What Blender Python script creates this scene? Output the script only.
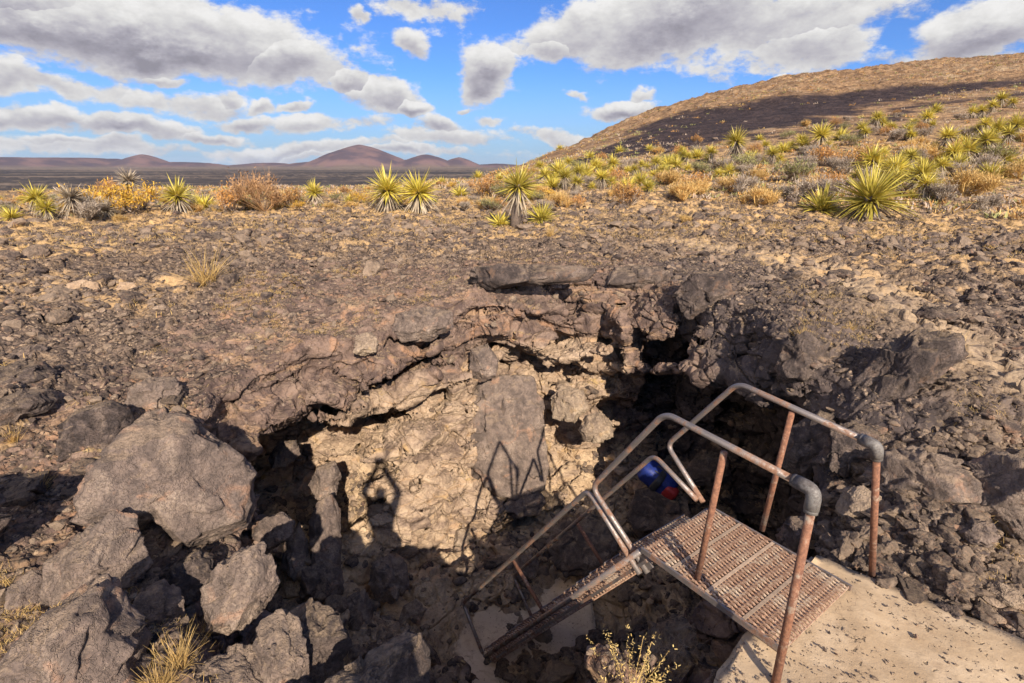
import bpy, bmesh, math, random
import numpy as np
from mathutils import Vector, Matrix
from mathutils.bvhtree import BVHTree

for o in list(bpy.data.objects): bpy.data.objects.remove(o)
SC = bpy.context.scene
COL = SC.collection
rng = np.random.default_rng(7)
random.seed(7)

# ------------------------------------------------------------------ camera
F = 530.0; CX, CY = 512.0, 341.5
PITCH = math.atan(176.0 / F); CP, SP = math.cos(PITCH), math.sin(PITCH)
cam = bpy.data.cameras.new('camera'); cam.sensor_width = 36; cam.lens = 36 * F / 1024
cam.clip_start = 0.05; cam.clip_end = 60000
co = bpy.data.objects.new('camera', cam); COL.objects.link(co)
co.location = (0, 0, 0); co.rotation_euler = (math.pi / 2 - PITCH, 0, 0)
SC.camera = co

def ray(px, py):
    u = CY - py
    return ((px - CX), F * CP + u * SP, -F * SP + u * CP)
def P(px, py, Y):            # the point seen at (px,py) at distance Y ahead
    r = ray(px, py); s = Y / r[1]
    return Vector((r[0] * s, Y, r[2] * s))
def PZ(px, py, z):
    r = ray(px, py); s = z / r[2]
    return Vector((r[0] * s, r[1] * s, z))

# ------------------------------------------------------------------ sun, sky, exposure
SUN = Vector((130, -465, 280)).normalized()          # towards the sun
SC.view_settings.view_transform = 'Standard'; SC.view_settings.look = 'None'
SC.view_settings.exposure = 0.84; SC.view_settings.gamma = 1
SC.cycles.max_bounces = 10; SC.cycles.diffuse_bounces = 6; SC.cycles.volume_bounces = 0
sl = bpy.data.lights.new('sun', 'SUN'); sl.energy = 5.0; sl.angle = math.radians(0.53); sl.color = (1, .89, .74)
so = bpy.data.objects.new('sun', sl); COL.objects.link(so)
so.rotation_euler = (-SUN).to_track_quat('-Z', 'Y').to_euler()

class NT:                                            # small node-tree writer
    def __init__(s, t): s.t = t
    def n(s, typ, **kw):
        nd = s.t.nodes.new(typ)
        for k, v in kw.items():
            if k.startswith('i_'):
                nm = k[2:]
                nm = int(nm) if nm.isdigit() else nm.replace('_', ' ')
                if hasattr(v, 'is_output') or isinstance(v, bpy.types.NodeSocket): s.t.links.new(v, nd.inputs[nm])
                else: nd.inputs[nm].default_value = v
            else: setattr(nd, k, v)
        return nd
    def m(s, op, a, b=None, c=None, clamp=False):
        nd = s.t.nodes.new('ShaderNodeMath'); nd.operation = op; nd.use_clamp = clamp
        for i, v in enumerate((a, b, c)):
            if v is None: continue
            if isinstance(v, (int, float)): nd.inputs[i].default_value = v
            else: s.t.links.new(v, nd.inputs[i])
        return nd.outputs[0]
    def vm(s, op, a, b=None):
        nd = s.t.nodes.new('ShaderNodeVectorMath'); nd.operation = op
        for i, v in enumerate((a, b)):
            if v is None: continue
            if isinstance(v, (tuple, list, Vector)): nd.inputs[i].default_value = tuple(v)
            else: s.t.links.new(v, nd.inputs[i])
        return nd.outputs['Value'] if op in ('DOT_PRODUCT', 'LENGTH') else nd.outputs[0]
    def mix(s, f, a, b, blend='MIX'):
        nd = s.t.nodes.new('ShaderNodeMix'); nd.data_type = 'RGBA'; nd.blend_type = blend; nd.clamp_factor = True
        for i, v in ((0, f), (6, a), (7, b)):
            if isinstance(v, (int, float)): nd.inputs[i].default_value = v
            elif isinstance(v, (tuple, list)): nd.inputs[i].default_value = tuple(v) + ((1,) if len(v) == 3 else ())
            else: s.t.links.new(v, nd.inputs[i])
        return nd.outputs[2]
    def sm(s, v, lo, hi):                            # smoothstep
        nd = s.t.nodes.new('ShaderNodeMapRange'); nd.interpolation_type = 'SMOOTHSTEP'
        s.t.links.new(v, nd.inputs[0]); nd.inputs[1].default_value = lo; nd.inputs[2].default_value = hi
        return nd.outputs[0]
    def noise(s, vec, scale, detail=4, rough=.55, dist=0, out=0):
        nd = s.n('ShaderNodeTexNoise', i_Scale=scale, i_Detail=detail, i_Roughness=rough, i_Distortion=dist)
        if vec is not None: s.t.links.new(vec, nd.inputs['Vector'])
        return nd.outputs[out]

world = bpy.data.worlds.new('World'); SC.world = world; world.use_nodes = True
wt = world.node_tree; wt.nodes.clear(); W = NT(wt)
sky = W.n('ShaderNodeTexSky', sky_type='NISHITA', sun_disc=False)
sky.sun_elevation = math.asin(SUN.z); sky.sun_rotation = math.atan2(SUN.x, SUN.y)
sky.altitude = 900; sky.air_density = 1.0; sky.dust_density = .1; sky.ozone_density = 2.2
skyc = W.n('ShaderNodeHueSaturation', i_Saturation=.98, i_Value=1.0, i_Color=sky.outputs[0]).outputs[0]
skyc = W.mix(1.0, skyc, (.27, .45, .78), 'MULTIPLY')
tc = W.n('ShaderNodeTexCoord').outputs['Generated']
dirv = W.vm('NORMALIZE', tc)
wn = W.noise(dirv, 5.0, 5, .6, 0, 1)
warp = W.vm('ADD', dirv, W.vm('SCALE', W.vm('SUBTRACT', wn, (.5, .5, .5)), None))
for nd in wt.nodes:
    if nd.type == 'VECT_MATH' and nd.operation == 'SCALE': nd.inputs['Scale'].default_value = .11
# each cloud bank: (px, py, half width px, half height px, weight) as a direction of the sky
BL = [(120, 32, 215, 44, 1.1), (290, 62, 75, 26, 1.0), (20, 6, 160, 40, 1.0), (55, 84, 88, 17, .95), (30, 118, 95, 13, 1.0), (185, 97, 62, 17, .95),
      (245, 116, 40, 9, 1.00), (125, 124, 90, 12, 1.0), (378, 97, 38, 19, .95), (330, 122, 62, 12, .85), (487, 72, 36, 31, 1.1), (412, 50, 20, 13, .8),
      (225, 92, 18, 10, 0.90), (362, 14, 12, 9, 0.80), (690, 24, 190, 42, 1.08), (560, 52, 36, 18, .85), (800, 40, 80, 30, .95), (430, 4, 60, 16, .9),
      (980, 34, 92, 36, .95), (893, 56, 38, 13, .9), (620, 106, 36, 10, 1.00), (550, 135, 40, 9, 0.90), (450, 140, 90, 13, .85), (300, 146, 140, 9, .85),
      (110, 143, 150, 10, .85), (500, 120, 22, 8, 0.80), (640, 92, 12, 9, 0.80), (705, 84, 12, 6, .4), (790, 73, 14, 5, 0.80), (380, 155, 160, 6, 0.90), (165, 75, 30, 8, 0.90), (268, 100, 16, 8, 0.90), (300, 103, 20, 6, 0.95), (350, 80, 20, 14, 1.00), (405, 110, 22, 8, 1.00), (440, 128, 30, 8, 1.00), (70, 140, 60, 6, 0.95), (210, 130, 40, 8, 1.05), (580, 95, 18, 5, 0.80), (470, 108, 14, 5, 0.80)]
def density(vec):
    tot = None; side = None
    for (x, y, w, h, k) in BL:
        c = Vector(ray(x, y)); L = c.length; c = c / L
        t = Vector((0, 0, 1)).cross(c).normalized(); up = c.cross(t)
        a = W.vm('DOT_PRODUCT', vec, tuple(t * (L / w))); b = W.vm('DOT_PRODUCT', vec, tuple(up * (L / h)))
        fr = W.vm('DOT_PRODUCT', vec, tuple(c))
        q = W.m('ADD', W.m('MULTIPLY', a, a), W.m('MULTIPLY', b, b))
        q = W.m('ADD', q, W.m('MULTIPLY', W.m('LESS_THAN', fr, 0), 50))
        e = W.m('MULTIPLY', W.m('EXPONENT', W.m('MULTIPLY', q, -.85)), k)
        if tot is None: tot, side = e, b
        else:
            g = W.m('GREATER_THAN', e, tot); tot = W.m('MAXIMUM', tot, e)
            side = W.m('ADD', W.m('MULTIPLY', W.m('SUBTRACT', b, side), g), side)
    return tot, side
# anisotropic billow detail: flatter near the horizon
sep = W.n('ShaderNodeSeparateXYZ', i_0=dirv)
skyc = W.mix(W.m('MULTIPLY', W.sm(sep.outputs[2], .16, -.01), .9), skyc, (2.1, 3.1, 4.1))
flat = W.n('ShaderNodeCombineXYZ', i_0=sep.outputs[0], i_1=sep.outputs[1], i_2=W.m('MULTIPLY', sep.outputs[2], 1.9)).outputs[0]
fine = W.noise(flat, 8, 10, .66)
fine2 = W.noise(W.vm('ADD', flat, (.008, 0, .03)), 8, 10, .66)
dn, side = density(warp)
rest = W.m('MULTIPLY', W.m('LESS_THAN', sep.outputs[1], .15), W.sm(W.noise(flat, 2.2, 3, .5), .47, .62))
dn = W.m('MAXIMUM', dn, rest)
d1 = W.m('ADD', dn, W.m('MULTIPLY', W.m('SUBTRACT', fine, .5), 2.1))
d2 = W.m('ADD', dn, W.m('MULTIPLY', W.m('SUBTRACT', fine2, .5), 2.1))
alpha = W.sm(d1, .40, .70)
edge = W.m('SUBTRACT', d1, d2)                         # lit side of each billow
thick = W.sm(d1, .60, 1.25)
base_ = W.sm(W.m('ADD', side, W.m('MULTIPLY', W.m('SUBTRACT', fine, .5), 1.6)), .75, -.55)     # 1 on the flat underside
br = W.m('SUBTRACT', 1.02, W.m('MULTIPLY', W.m('MULTIPLY', W.m('ADD', .30, W.m('MULTIPLY', thick, .70)), W.m('ADD', .16, W.m('MULTIPLY', base_, .84))), .70))
br = W.m('ADD', br, W.m('MULTIPLY', edge, .55))
br = W.m('MINIMUM', W.m('MAXIMUM', br, .40), 1.06)
tintc = W.mix(W.sm(br, .4, .95), (.90, .86, 1.0), (1.0, .985, .97))
cloud = W.vm('SCALE', tintc, None); cn = [n for n in wt.nodes if n.type == 'VECT_MATH' and n.operation == 'SCALE'][-1]
wt.links.new(W.m('MULTIPLY', br, 4.7), cn.inputs['Scale'])
full = W.mix(alpha, skyc, cloud)
# sun-side half of the sky, boosted and warmed as added fill for the shaded pit
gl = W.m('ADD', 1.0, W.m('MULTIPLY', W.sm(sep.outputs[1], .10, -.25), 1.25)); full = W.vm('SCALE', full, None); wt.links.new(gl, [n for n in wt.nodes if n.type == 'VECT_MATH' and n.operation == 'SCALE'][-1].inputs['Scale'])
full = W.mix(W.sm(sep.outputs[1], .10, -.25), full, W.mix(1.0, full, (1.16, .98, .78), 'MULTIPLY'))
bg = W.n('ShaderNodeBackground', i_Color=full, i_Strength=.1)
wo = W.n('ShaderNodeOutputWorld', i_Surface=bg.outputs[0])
world.cycles.sampling_method = 'MANUAL'; world.cycles.sample_map_resolution = 512

# ------------------------------------------------------------------ numpy noise
def _h(ix, iy, iz, s):
    n = (ix.astype(np.uint32) * np.uint32(374761393)) ^ (iy.astype(np.uint32) * np.uint32(668265263)) ^ (iz.astype(np.uint32) * np.uint32(2246822519)) ^ np.uint32((s * 3266489917) & 0xffffffff)
    n = (n ^ (n >> np.uint32(13))) * np.uint32(1274126177)
    n = (n ^ (n >> np.uint32(15))) * np.uint32(2246822519)
    n ^= n >> np.uint32(16)
    return (n & np.uint32(0xffffff)).astype(np.float32) / np.float32(0xffffff)
def vnoise(p, s=0):                                    # value noise -1..1
    i = np.floor(p).astype(np.int64); f = (p - i).astype(np.float32); u = f * f * f * (f * (f * 6 - 15) + 10)
    x, y, z = i[:, 0], i[:, 1], i[:, 2]; r = 0
    for a in (0, 1):
        wa = u[:, 0] if a else 1 - u[:, 0]
        for b in (0, 1):
            wb = wa * (u[:, 1] if b else 1 - u[:, 1])
            for c in (0, 1):
                r = r + wb * (u[:, 2] if c else 1 - u[:, 2]) * _h(x + a, y + b, z + c, s)
    return r * 2 - 1
def fbm(p, sc, oct=4, g=.5, s=0): return par(_fbm, p, sc, oct, g, s)
def _fbm(p, sc, oct=4, g=.5, s=0):
    r = 0; a = 1; t = 0
    for k in range(oct):
        r = r + a * vnoise(p * sc * (2.03 ** k) + 17.3 * k, s + k); t += a; a *= g
    return r / t
def _voro(p, s=0):
    i = np.floor(p).astype(np.int64); n = len(p); f = (p - i).astype(np.float32)
    F1 = np.full(n, 9., np.float32); F2 = np.full(n, 9., np.float32); ID = np.zeros(n, np.float32); C = np.zeros((n, 3), np.float32)
    for a in (-1, 0, 1):
        for b in (-1, 0, 1):
            for c in (-1, 0, 1):
                x, y, z = i[:, 0] + a, i[:, 1] + b, i[:, 2] + c
                h1 = _h(x, y, z, s); h2 = np.mod(h1 * 917.37, 1).astype(np.float32); h3 = np.mod(h1 * 5171.9, 1).astype(np.float32)
                v = np.stack([f[:, 0] - a - h1, f[:, 1] - b - h2, f[:, 2] - c - h3], 1)
                d = (v * v).sum(1); near = d < F1
                F2 = np.where(near, F1, np.minimum(F2, d)); F1 = np.where(near, d, F1)
                ID = np.where(near, np.mod(h1 * 37.7, 1), ID); C[near] = v[near]
    ID = ID.astype(np.float32)
    D = np.stack([np.sin(ID * 6283), np.sin(ID * 3917 + 1), np.sin(ID * 9411 + 2)], 1).astype(np.float32)
    return np.sqrt(F1), np.sqrt(F2), ID, (C * D).sum(1)
from concurrent.futures import ThreadPoolExecutor
def par(fn, p, *a):
    p = np.ascontiguousarray(p, np.float32)
    if len(p) < 60000: return fn(p, *a)
    ch = np.array_split(np.arange(len(p)), max(4, len(p) // 120000))
    with ThreadPoolExecutor(4) as ex: out = list(ex.map(lambda q: fn(p[q[0]:q[-1] + 1], *a), ch))
    return tuple(np.concatenate(o) for o in zip(*out)) if isinstance(out[0], tuple) else np.concatenate(out)
def voro(p, s=0): return par(_voro, p, s)[:3]
def facet(p, s=0): return par(_voro, p, s)              # F1, F2, id, tilt of the cell's broken face
def sstep(x, a, b):
    t = np.clip((x - a) / (b - a), 0, 1); return t * t * (3 - 2 * t)

# ------------------------------------------------------------------ mesh helpers
def mesh_np(name, V, faces, mats, parent=None, smooth=False, attrs=None, loc=None):
    """V (n,3); faces: (m,k) int array of quads or triangles"""
    me = bpy.data.meshes.new(name)
    V = np.asarray(V, np.float32); faces = np.asarray(faces, np.int32); m, k = faces.shape
    me.vertices.add(len(V)); me.vertices.foreach_set('co', V.ravel())
    me.loops.add(m * k); me.loops.foreach_set('vertex_index', faces.ravel())
    me.polygons.add(m); me.polygons.foreach_set('loop_start', np.arange(0, m * k, k, dtype=np.int32))
    me.update(calc_edges=True); me.validate()
    if smooth: me.polygons.foreach_set('use_smooth', np.ones(len(me.polygons), bool))
    else: me.polygons.foreach_set('use_smooth', np.zeros(len(me.polygons), bool))
    if attrs:
        for k2, a in attrs.items():
            at = me.attributes.new(k2, 'FLOAT', 'POINT'); at.data.foreach_set('value', np.asarray(a, np.float32))
    for mt in (mats if isinstance(mats, (list, tuple)) else [mats]): me.materials.append(mt)
    o = bpy.data.objects.new(name, me); COL.objects.link(o)
    if parent: o.parent = parent
    if loc is not None: o.location = loc
    return o
def tag(o, label=None, cat=None, group=None, kind=None):
    if label: o['label'] = label
    if cat: o['category'] = cat
    if group: o['group'] = group
    if kind: o['kind'] = kind
    return o
def empty(name, loc=(0, 0, 0), rz=0):
    o = bpy.data.objects.new(name, None); COL.objects.link(o); o.location = loc; o.rotation_euler = (0, 0, rz); o.empty_display_size = .1
    return o
def copy_tree(o, parent=None):
    c = o.copy(); COL.objects.link(c); c.parent = parent
    for ch in o.children: copy_tree(ch, c)
    return c

# ------------------------------------------------------------------ materials
def rock_mat(name, dark, mid, light, rust=None, dust=.5, scale=1.0, bump=.5, rough=.9, tint=False, varn=.5, dustc=(.40, .285, .175), obj=True):
    m = bpy.data.materials.new(name); m.use_nodes = True; t = m.node_tree; t.nodes.clear(); N = NT(t)
    tcn = N.n('ShaderNodeTexCoord'); geo = N.n('ShaderNodeNewGeometry')
    v = tcn.outputs['Object']
    big = N.noise(v, 1.1 * scale, 4, .6, .6); med = N.noise(v, 5 * scale, 6, .65, .4); fin = N.noise(v, 30 * scale, 5, .7); grit = N.noise(v, 130 * scale, 3, .7)
    c = N.mix(N.sm(med, .36, .66), dark, mid)
    c = N.mix(N.sm(big, .62 - .3 * (1 - varn), .80 - .3 * (1 - varn)), c, N.mix(N.sm(fin, .3, .7), mid, light))
    if rust: c = N.mix(N.m('MULTIPLY', N.sm(N.noise(v, 2.3 * scale, 4, .6, 1.0), .55, .68), .75), c, rust)
    lich = N.noise(v, 9 * scale, 5, .72, .8)
    c = N.mix(N.m('MULTIPLY', N.sm(lich, .60, .70), .55), c, light)
    if tint:
        at = N.n('ShaderNodeAttribute', attribute_name='tint').outputs['Fac']
        c = N.mix(N.sm(at, .45, .8), c, N.mix(.45, c, light)); c = N.mix(N.sm(at, .35, .05), c, N.mix(.6, c, dark))
    else:
        oi = N.n('ShaderNodeObjectInfo').outputs['Random']
        if obj: c = N.mix(N.m('MULTIPLY', oi, .35), c, N.mix(.5, c, light))
    # dust settled on upward faces, broken by noise
    nz = N.n('ShaderNodeSeparateXYZ', i_0=geo.outputs['Normal']).outputs[2]
    dm = N.m('MULTIPLY', N.sm(N.m('ADD', nz, N.m('MULTIPLY', N.m('SUBTRACT', med, .5), 1.6)), .62, 1.05), dust)
    c = N.mix(dm, c, N.mix(N.sm(fin, .3, .7), tuple(x * .8 for x in dustc), dustc))
    c = N.mix(N.m('MULTIPLY', N.sm(grit, .35, .72), .45), c, N.mix(.5, c, (0.02, .016, .014)), )
    speck = N.sm(N.noise(v, 75 * scale, 2, .5), .64, .72)
    c = N.mix(N.m('MULTIPLY', speck, .35), c, light)
    ves = N.n('ShaderNodeTexVoronoi', i_Scale=42 * scale, i_Vector=v).outputs['Distance']; hole = N.m('MULTIPLY', N.sm(ves, .30, .12), N.sm(N.noise(v, 7 * scale, 3, .6), .45, .6))
    c = N.mix(N.m('MULTIPLY', hole, .55), c, (.03, .022, .018)); c = N.mix(N.m('MULTIPLY', N.sm(fin, .52, .36), .45), c, N.mix(.5, c, (.03, .022, .02)))
    hgt = N.m('SUBTRACT', N.m('ADD', N.m('MULTIPLY', med, .5), N.m('ADD', N.m('MULTIPLY', fin, .32), N.m('MULTIPLY', grit, .08))), N.m('MULTIPLY', hole, .12))
    vo = N.n('ShaderNodeTexVoronoi', feature='DISTANCE_TO_EDGE', i_Scale=6.5 * scale)
    t.links.new(N.vm('ADD', v, N.vm('SCALE', N.noise(v, 4 * scale, 4, .6, 0, 1), None)), vo.inputs['Vector'])
    [n for n in t.nodes if n.type == 'VECT_MATH' and n.operation == 'SCALE'][-1].inputs['Scale'].default_value = .5
    crack = N.m('MULTIPLY', N.m('MINIMUM', vo.outputs[0], .07), 2.2)
    hgt = N.m('ADD', hgt, crack)
    bp = N.n('ShaderNodeBump', i_Strength=min(1, bump * 1.35), i_Distance=.085 / scale, i_Height=hgt)
    bs = N.n('ShaderNodeBsdfPrincipled', i_Base_Color=c, i_Roughness=rough, i_Normal=bp.outputs[0])
    bs.inputs['Specular IOR Level'].default_value = .25
    N.n('ShaderNodeOutputMaterial', i_Surface=bs.outputs[0])
    return m
def plain(name, col, rough=.7, metal=0, var=.25, scale=20, col2=None, trans=0):
    m = bpy.data.materials.new(name); m.use_nodes = True; t = m.node_tree; t.nodes.clear(); N = NT(t)
    v = N.n('ShaderNodeTexCoord').outputs['Object']
    nz = N.noise(v, scale, 5, .6)
    c = N.mix(N.sm(nz, .35, .68), col, col2 or tuple(x * (1 - var) for x in col))
    oi = N.n('ShaderNodeObjectInfo').outputs['Random']
    c = N.n('ShaderNodeHueSaturation', i_Color=c, i_Value=N.m('MULTIPLY', N.m('ADD', N.m('MULTIPLY', oi, .4), .8), N.m('ADD', N.m('MULTIPLY', N.n('ShaderNodeNewGeometry').outputs['Random Per Island'], .6), .7))).outputs[0]
    bp = N.n('ShaderNodeBump', i_Strength=.25, i_Distance=.01, i_Height=nz)
    bs = N.n('ShaderNodeBsdfPrincipled', i_Base_Color=c, i_Roughness=rough, i_Metallic=metal, i_Normal=bp.outputs[0])
    sh = bs.outputs[0]
    if trans:
        tr = N.n('ShaderNodeBsdfTranslucent', i_Color=c)
        sh = N.n('ShaderNodeMixShader', i_0=trans, i_1=sh, i_2=tr.outputs[0]).outputs[0]
    N.n('ShaderNodeOutputMaterial', i_Surface=sh)
    return m
M = {}
M['cliff'] = rock_mat('cliff_rock', (.085, .06, .050), (.20, .138, .105), (.42, .31, .215), (.36, .19, .10), dust=.45, scale=1.0, bump=.75, obj=False)
M['boulder'] = rock_mat('boulder_rock', (.078, .058, .051), (.185, .134, .110), (.35, .265, .20), (.34, .19, .12), dust=.35, scale=1.6, bump=.6)
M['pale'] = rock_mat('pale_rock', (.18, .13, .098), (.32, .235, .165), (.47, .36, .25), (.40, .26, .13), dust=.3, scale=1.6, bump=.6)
M['tan'] = rock_mat('tan_block_rock', (.30, .20, .13), (.44, .30, .19), (.52, .39, .27), (.45, .27, .14), dust=.3, scale=3, bump=.4)
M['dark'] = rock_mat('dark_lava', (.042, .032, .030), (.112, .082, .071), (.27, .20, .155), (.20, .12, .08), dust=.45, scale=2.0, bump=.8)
M['rubble'] = rock_mat('rubble_rock', (.042, .031, .029), (.125, .090, .073), (.38, .275, .19), (.30, .165, .10), dust=.3, scale=2.2, bump=.5, tint=True)

def gravel(N, t, v, c, hgt, amount, k=1.0):
    vd = N.vm('ADD', v, N.vm('SCALE', N.noise(v, 22, 3, .6, 0, 1), None)); [n for n in t.nodes if n.type == 'VECT_MATH' and n.operation == 'SCALE'][-1].inputs['Scale'].default_value = .035
    for sc_, w_ in ((12, 1.0), (27, .8)):
        vo = N.n('ShaderNodeTexVoronoi', distance='MINKOWSKI', i_Scale=sc_, i_Exponent=3.0, i_Vector=vd); sepc = N.n('ShaderNodeSeparateColor', i_0=vo.outputs['Color'])
        rr = sepc.outputs[0]; st = N.m('MULTIPLY', N.m('MULTIPLY', N.sm(vo.outputs['Distance'], .50, .38), N.m('GREATER_THAN', sepc.outputs[1], .22)), amount)
        sc = N.mix(N.sm(rr, .35, .75), (.056, .041, .033), (.155, .110, .080)); sc = N.mix(N.m('GREATER_THAN', rr, .86), sc, (.33, .235, .155))
        c = N.mix(N.m('MULTIPLY', N.sm(vo.outputs['Distance'], .36, .52), N.m('MULTIPLY', amount, .35)), c, N.mix(.6, c, (.03, .022, .018)))
        c = N.mix(N.m('MULTIPLY', st, .88), c, sc)
        hgt = N.m('ADD', hgt, N.m('MULTIPLY', N.m('MULTIPLY', st, N.m('SUBTRACT', .62, vo.outputs['Distance'])), k * 16 / sc_ * w_))
    return c, hgt
def ground_mat():
    m = bpy.data.materials.new('desert_ground'); m.use_nodes = True; t = m.node_tree; t.nodes.clear(); N = NT(t)
    v = N.n('ShaderNodeTexCoord').outputs['Object']
    A = lambda k: N.n('ShaderNodeAttribute', attribute_name=k).outputs['Fac']
    n1 = N.noise(v, .35, 5, .6, .4); n2 = N.noise(v, 2.2, 6, .65, .5); n3 = N.noise(v, 14, 5, .7); n4 = N.noise(v, 60, 3, .7)
    soil = N.mix(N.sm(n3, .3, .7), (.165, .112, .074), (.29, .20, .128))
    grav = N.mix(N.sm(n3, .35, .65), (.085, .062, .05), (.22, .155, .115))
    c = N.mix(N.sm(N.m('ADD', n2, N.m('MULTIPLY', N.m('SUBTRACT', n1, .5), .9)), .45, .60), grav, soil)
    c = N.mix(N.m('MULTIPLY', A('path'), N.sm(n2, .30, .50)), c, N.mix(N.sm(n3, .3, .7), (.28, .20, .13), (.39, .285, .185)))
    straw = N.mix(N.sm(n4, .3, .7), (.38, .225, .095), (.54, .365, .185))
    c = N.mix(N.m('MULTIPLY', A('grass'), N.sm(n2, .40, .56)), c, straw)
    gm_ = N.m('MULTIPLY', N.m('SUBTRACT', 1, N.m('MULTIPLY', A('path'), .7)), N.m('SUBTRACT', 1, N.m('MULTIPLY', A('grass'), N.m('MULTIPLY', N.sm(n2, .42, .60), .8))))
    gm_ = N.m('MULTIPLY', gm_, N.sm(N.m('ADD', N.m('MULTIPLY', n2, .6), N.m('MULTIPLY', n1, .4)), .64, .53))
    c, gh = gravel(N, t, v, c, N.m('MULTIPLY', n1, 0.0), gm_)
    # far terrain by kind of ground, with cloud shadow painted on the plain
    f1 = N.noise(v, .022, 7, .68, .3); f2 = N.noise(v, .09, 7, .75); f3 = N.noise(v, .5, 5, .75)
    hill = N.mix(N.sm(f3, .38, .62), (.155, .088, .048), (.36, .225, .120))
    hill = N.mix(N.sm(f2, .55, .68), hill, (.36, .26, .16))
    scree = N.mix(N.sm(f3, .4, .65), (.034, .024, .024), (.070, .047, .042))
    scree = N.mix(N.m('MULTIPLY', N.sm(f2, .72, .80), .5), scree, (.22, .14, .08))
    c = N.mix(A('hill'), c, hill)
    c = N.mix(A('scree'), c, scree)
    p1 = N.noise(N.vm('MULTIPLY', v, (.0011, .0030, 1)), 1.0, 7, .68)
    p2_ = N.sm(N.n('ShaderNodeSeparateXYZ', i_0=v).outputs[1], 2600, 5200)
    plain_ = N.mix(N.sm(N.m('ADD', p1, N.m('MULTIPLY', p2_, .10)), .50, .60), N.mix(N.sm(N.noise(v, .02, 5, .7), .4, .6), (.034, .028, .026), (.066, .052, .042)), (.17, .125, .09))  # dark bands: cloud shadow put into the plain's colour
    c = N.mix(A('plain'), c, plain_)
    mnt = N.mix(N.sm(N.noise(v, .0022, 5, .6), .42, .6), (.070, .050, .060), (.15, .092, .085))
    c = N.mix(A('mount'), c, mnt)
    hgt = N.m('ADD', N.m('MULTIPLY', n3, .5), N.m('ADD', N.m('MULTIPLY', n2, 1.2), N.m('MULTIPLY', n4, .12)))
    hgt = N.m('ADD', N.m('MULTIPLY', hgt, .6), gh)
    hgt = N.m('ADD', hgt, N.m('MULTIPLY', N.m('MULTIPLY', N.m('ADD', f3, N.m('MULTIPLY', f2, 2.5)), A('hill')), 24))
    bp = N.n('ShaderNodeBump', i_Strength=.8, i_Distance=.06, i_Height=hgt)
    bs = N.n('ShaderNodeBsdfPrincipled', i_Base_Color=c, i_Roughness=.95, i_Normal=bp.outputs[0]); bs.inputs['Specular IOR Level'].default_value = .15
    N.n('ShaderNodeOutputMaterial', i_Surface=bs.outputs[0]); return m
M['ground'] = ground_mat()

# ------------------------------------------------------------------ terrain heights (camera is z = 0)
def idw(pts, x, y, pw=3.0, eps=.25):
    x = np.asarray(x, np.float32); y = np.asarray(y, np.float32); sh = np.broadcast(x, y).shape
    q = np.stack([np.broadcast_to(x, sh).ravel(), np.broadcast_to(y, sh).ravel()], 1)
    return par(lambda p: _idw(pts, p[:, 0], p[:, 1], pw, eps), q).reshape(sh)
def _idw(pts, x, y, pw=3.0, eps=.25):
    num = 0; den = 0
    for (a, b, z) in pts:
        w = 1.0 / ((x - a) ** 2 + (y - b) ** 2 + eps ** 2) ** (pw / 2)
        num = num + w * z; den = den + w
    return num / den
HP = [(-9, 9, -1.7), (-7, 6.5, -1.75), (-4.5, 8.5, -1.75), (-3.2, 7.8, -1.85), (-2.8, 6.9, -2.1), (-1.6, 8, -1.95), (-.3, 9.2, -1.8), (1, 9.8, -1.75), (3, 9, -1.72), (4.6, 7, -1.65),
      (3.9, 4.3, -1.85), (6, 3, -1.7), (3.4, 6, -1.72), (-3.7, 5.6, -2.35), (-5.2, 4.6, -2.05), (-3.9, 4.0, -2.5), (-3.2, 3.0, -2.7), (-2.6, 2.1, -2.7), (-1.6, 2.1, -2.75), (-2.4, 3.2, -2.95), (-.7, 1.4, -2.3),
      (0, .9, -2.1), (0, 0, -2.1), (0, -2, -2.05), (-3, 0, -2.3), (1.2, .6, -2.7), (1.6, 1.6, -2.78), (3, 2.2, -2.78), (2.5, 3.0, -2.80), (3.2, 3.3, -2.45), (3.7, 2.7, -2.6), (2.6, .2, -2.6), (5, .5, -2.0), (4.2, 3.3, -2.05), (12, 5, -1.6), (10, -6, -1.9), (-10, -6, -1.9),
      (-9, 2, -1.9), (0, 14, -1.7), (8, 12, -1.6), (-8, 14, -1.7)]
def h_near(x, y): return idw(HP, x, y)
def E_of(py): return (-F * SP + (CY - py) * CP) / (F * CP + (CY - py) * SP)
RX = np.array([-3, -1.0, -.6, -.3, -.08, .02, .08, .17, .25, .34, .47, .575, .71, .86, 1.1, 1.5, 3])
RP = np.array([196, 194, 191, 188, 180, 165, 151, 130, 109, 94, 78, 72, 62, 53, 45, 60, 90])     # pixel row of the ridge
R1 = np.array([45, 45, 48, 52, 60, 75, 90, 120, 150, 165, 170, 170, 170, 170, 170, 150, 120.])
def far_h(x, y):
    """height of the plateau, hill, plain and mountains beyond about 12 m"""
    r = np.hypot(x, y); yy = np.maximum(y, 1e-3)
    a = np.where(y > .2 * r, x / yy, np.sign(x) * 5)
    Er = np.interp(a, RX, np.array([E_of(p) for p in RP])); D1 = np.interp(a, RX, R1)
    D = np.maximum(yy, r * .45)
    z0 = -1.7; t = np.log(np.maximum(D, 14) / 14) / np.log(D1 / 14); t = np.clip(t, 0, 1)
    E0 = z0 / D
    up = t * t * (3 - 2 * t); up = .55 * up + .45 * t
    z = (E0 * (1 - up) + Er * up) * D
    # behind the ridge the ground falls to the plain
    back = np.clip((D - D1) / (D1 * 2.2), 0, 1); zr = Er * D1
    z = np.where(D > D1, zr + (-30 - zr) * (back * back * (3 - 2 * back)), z)
    return z, a, D, D1
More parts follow.
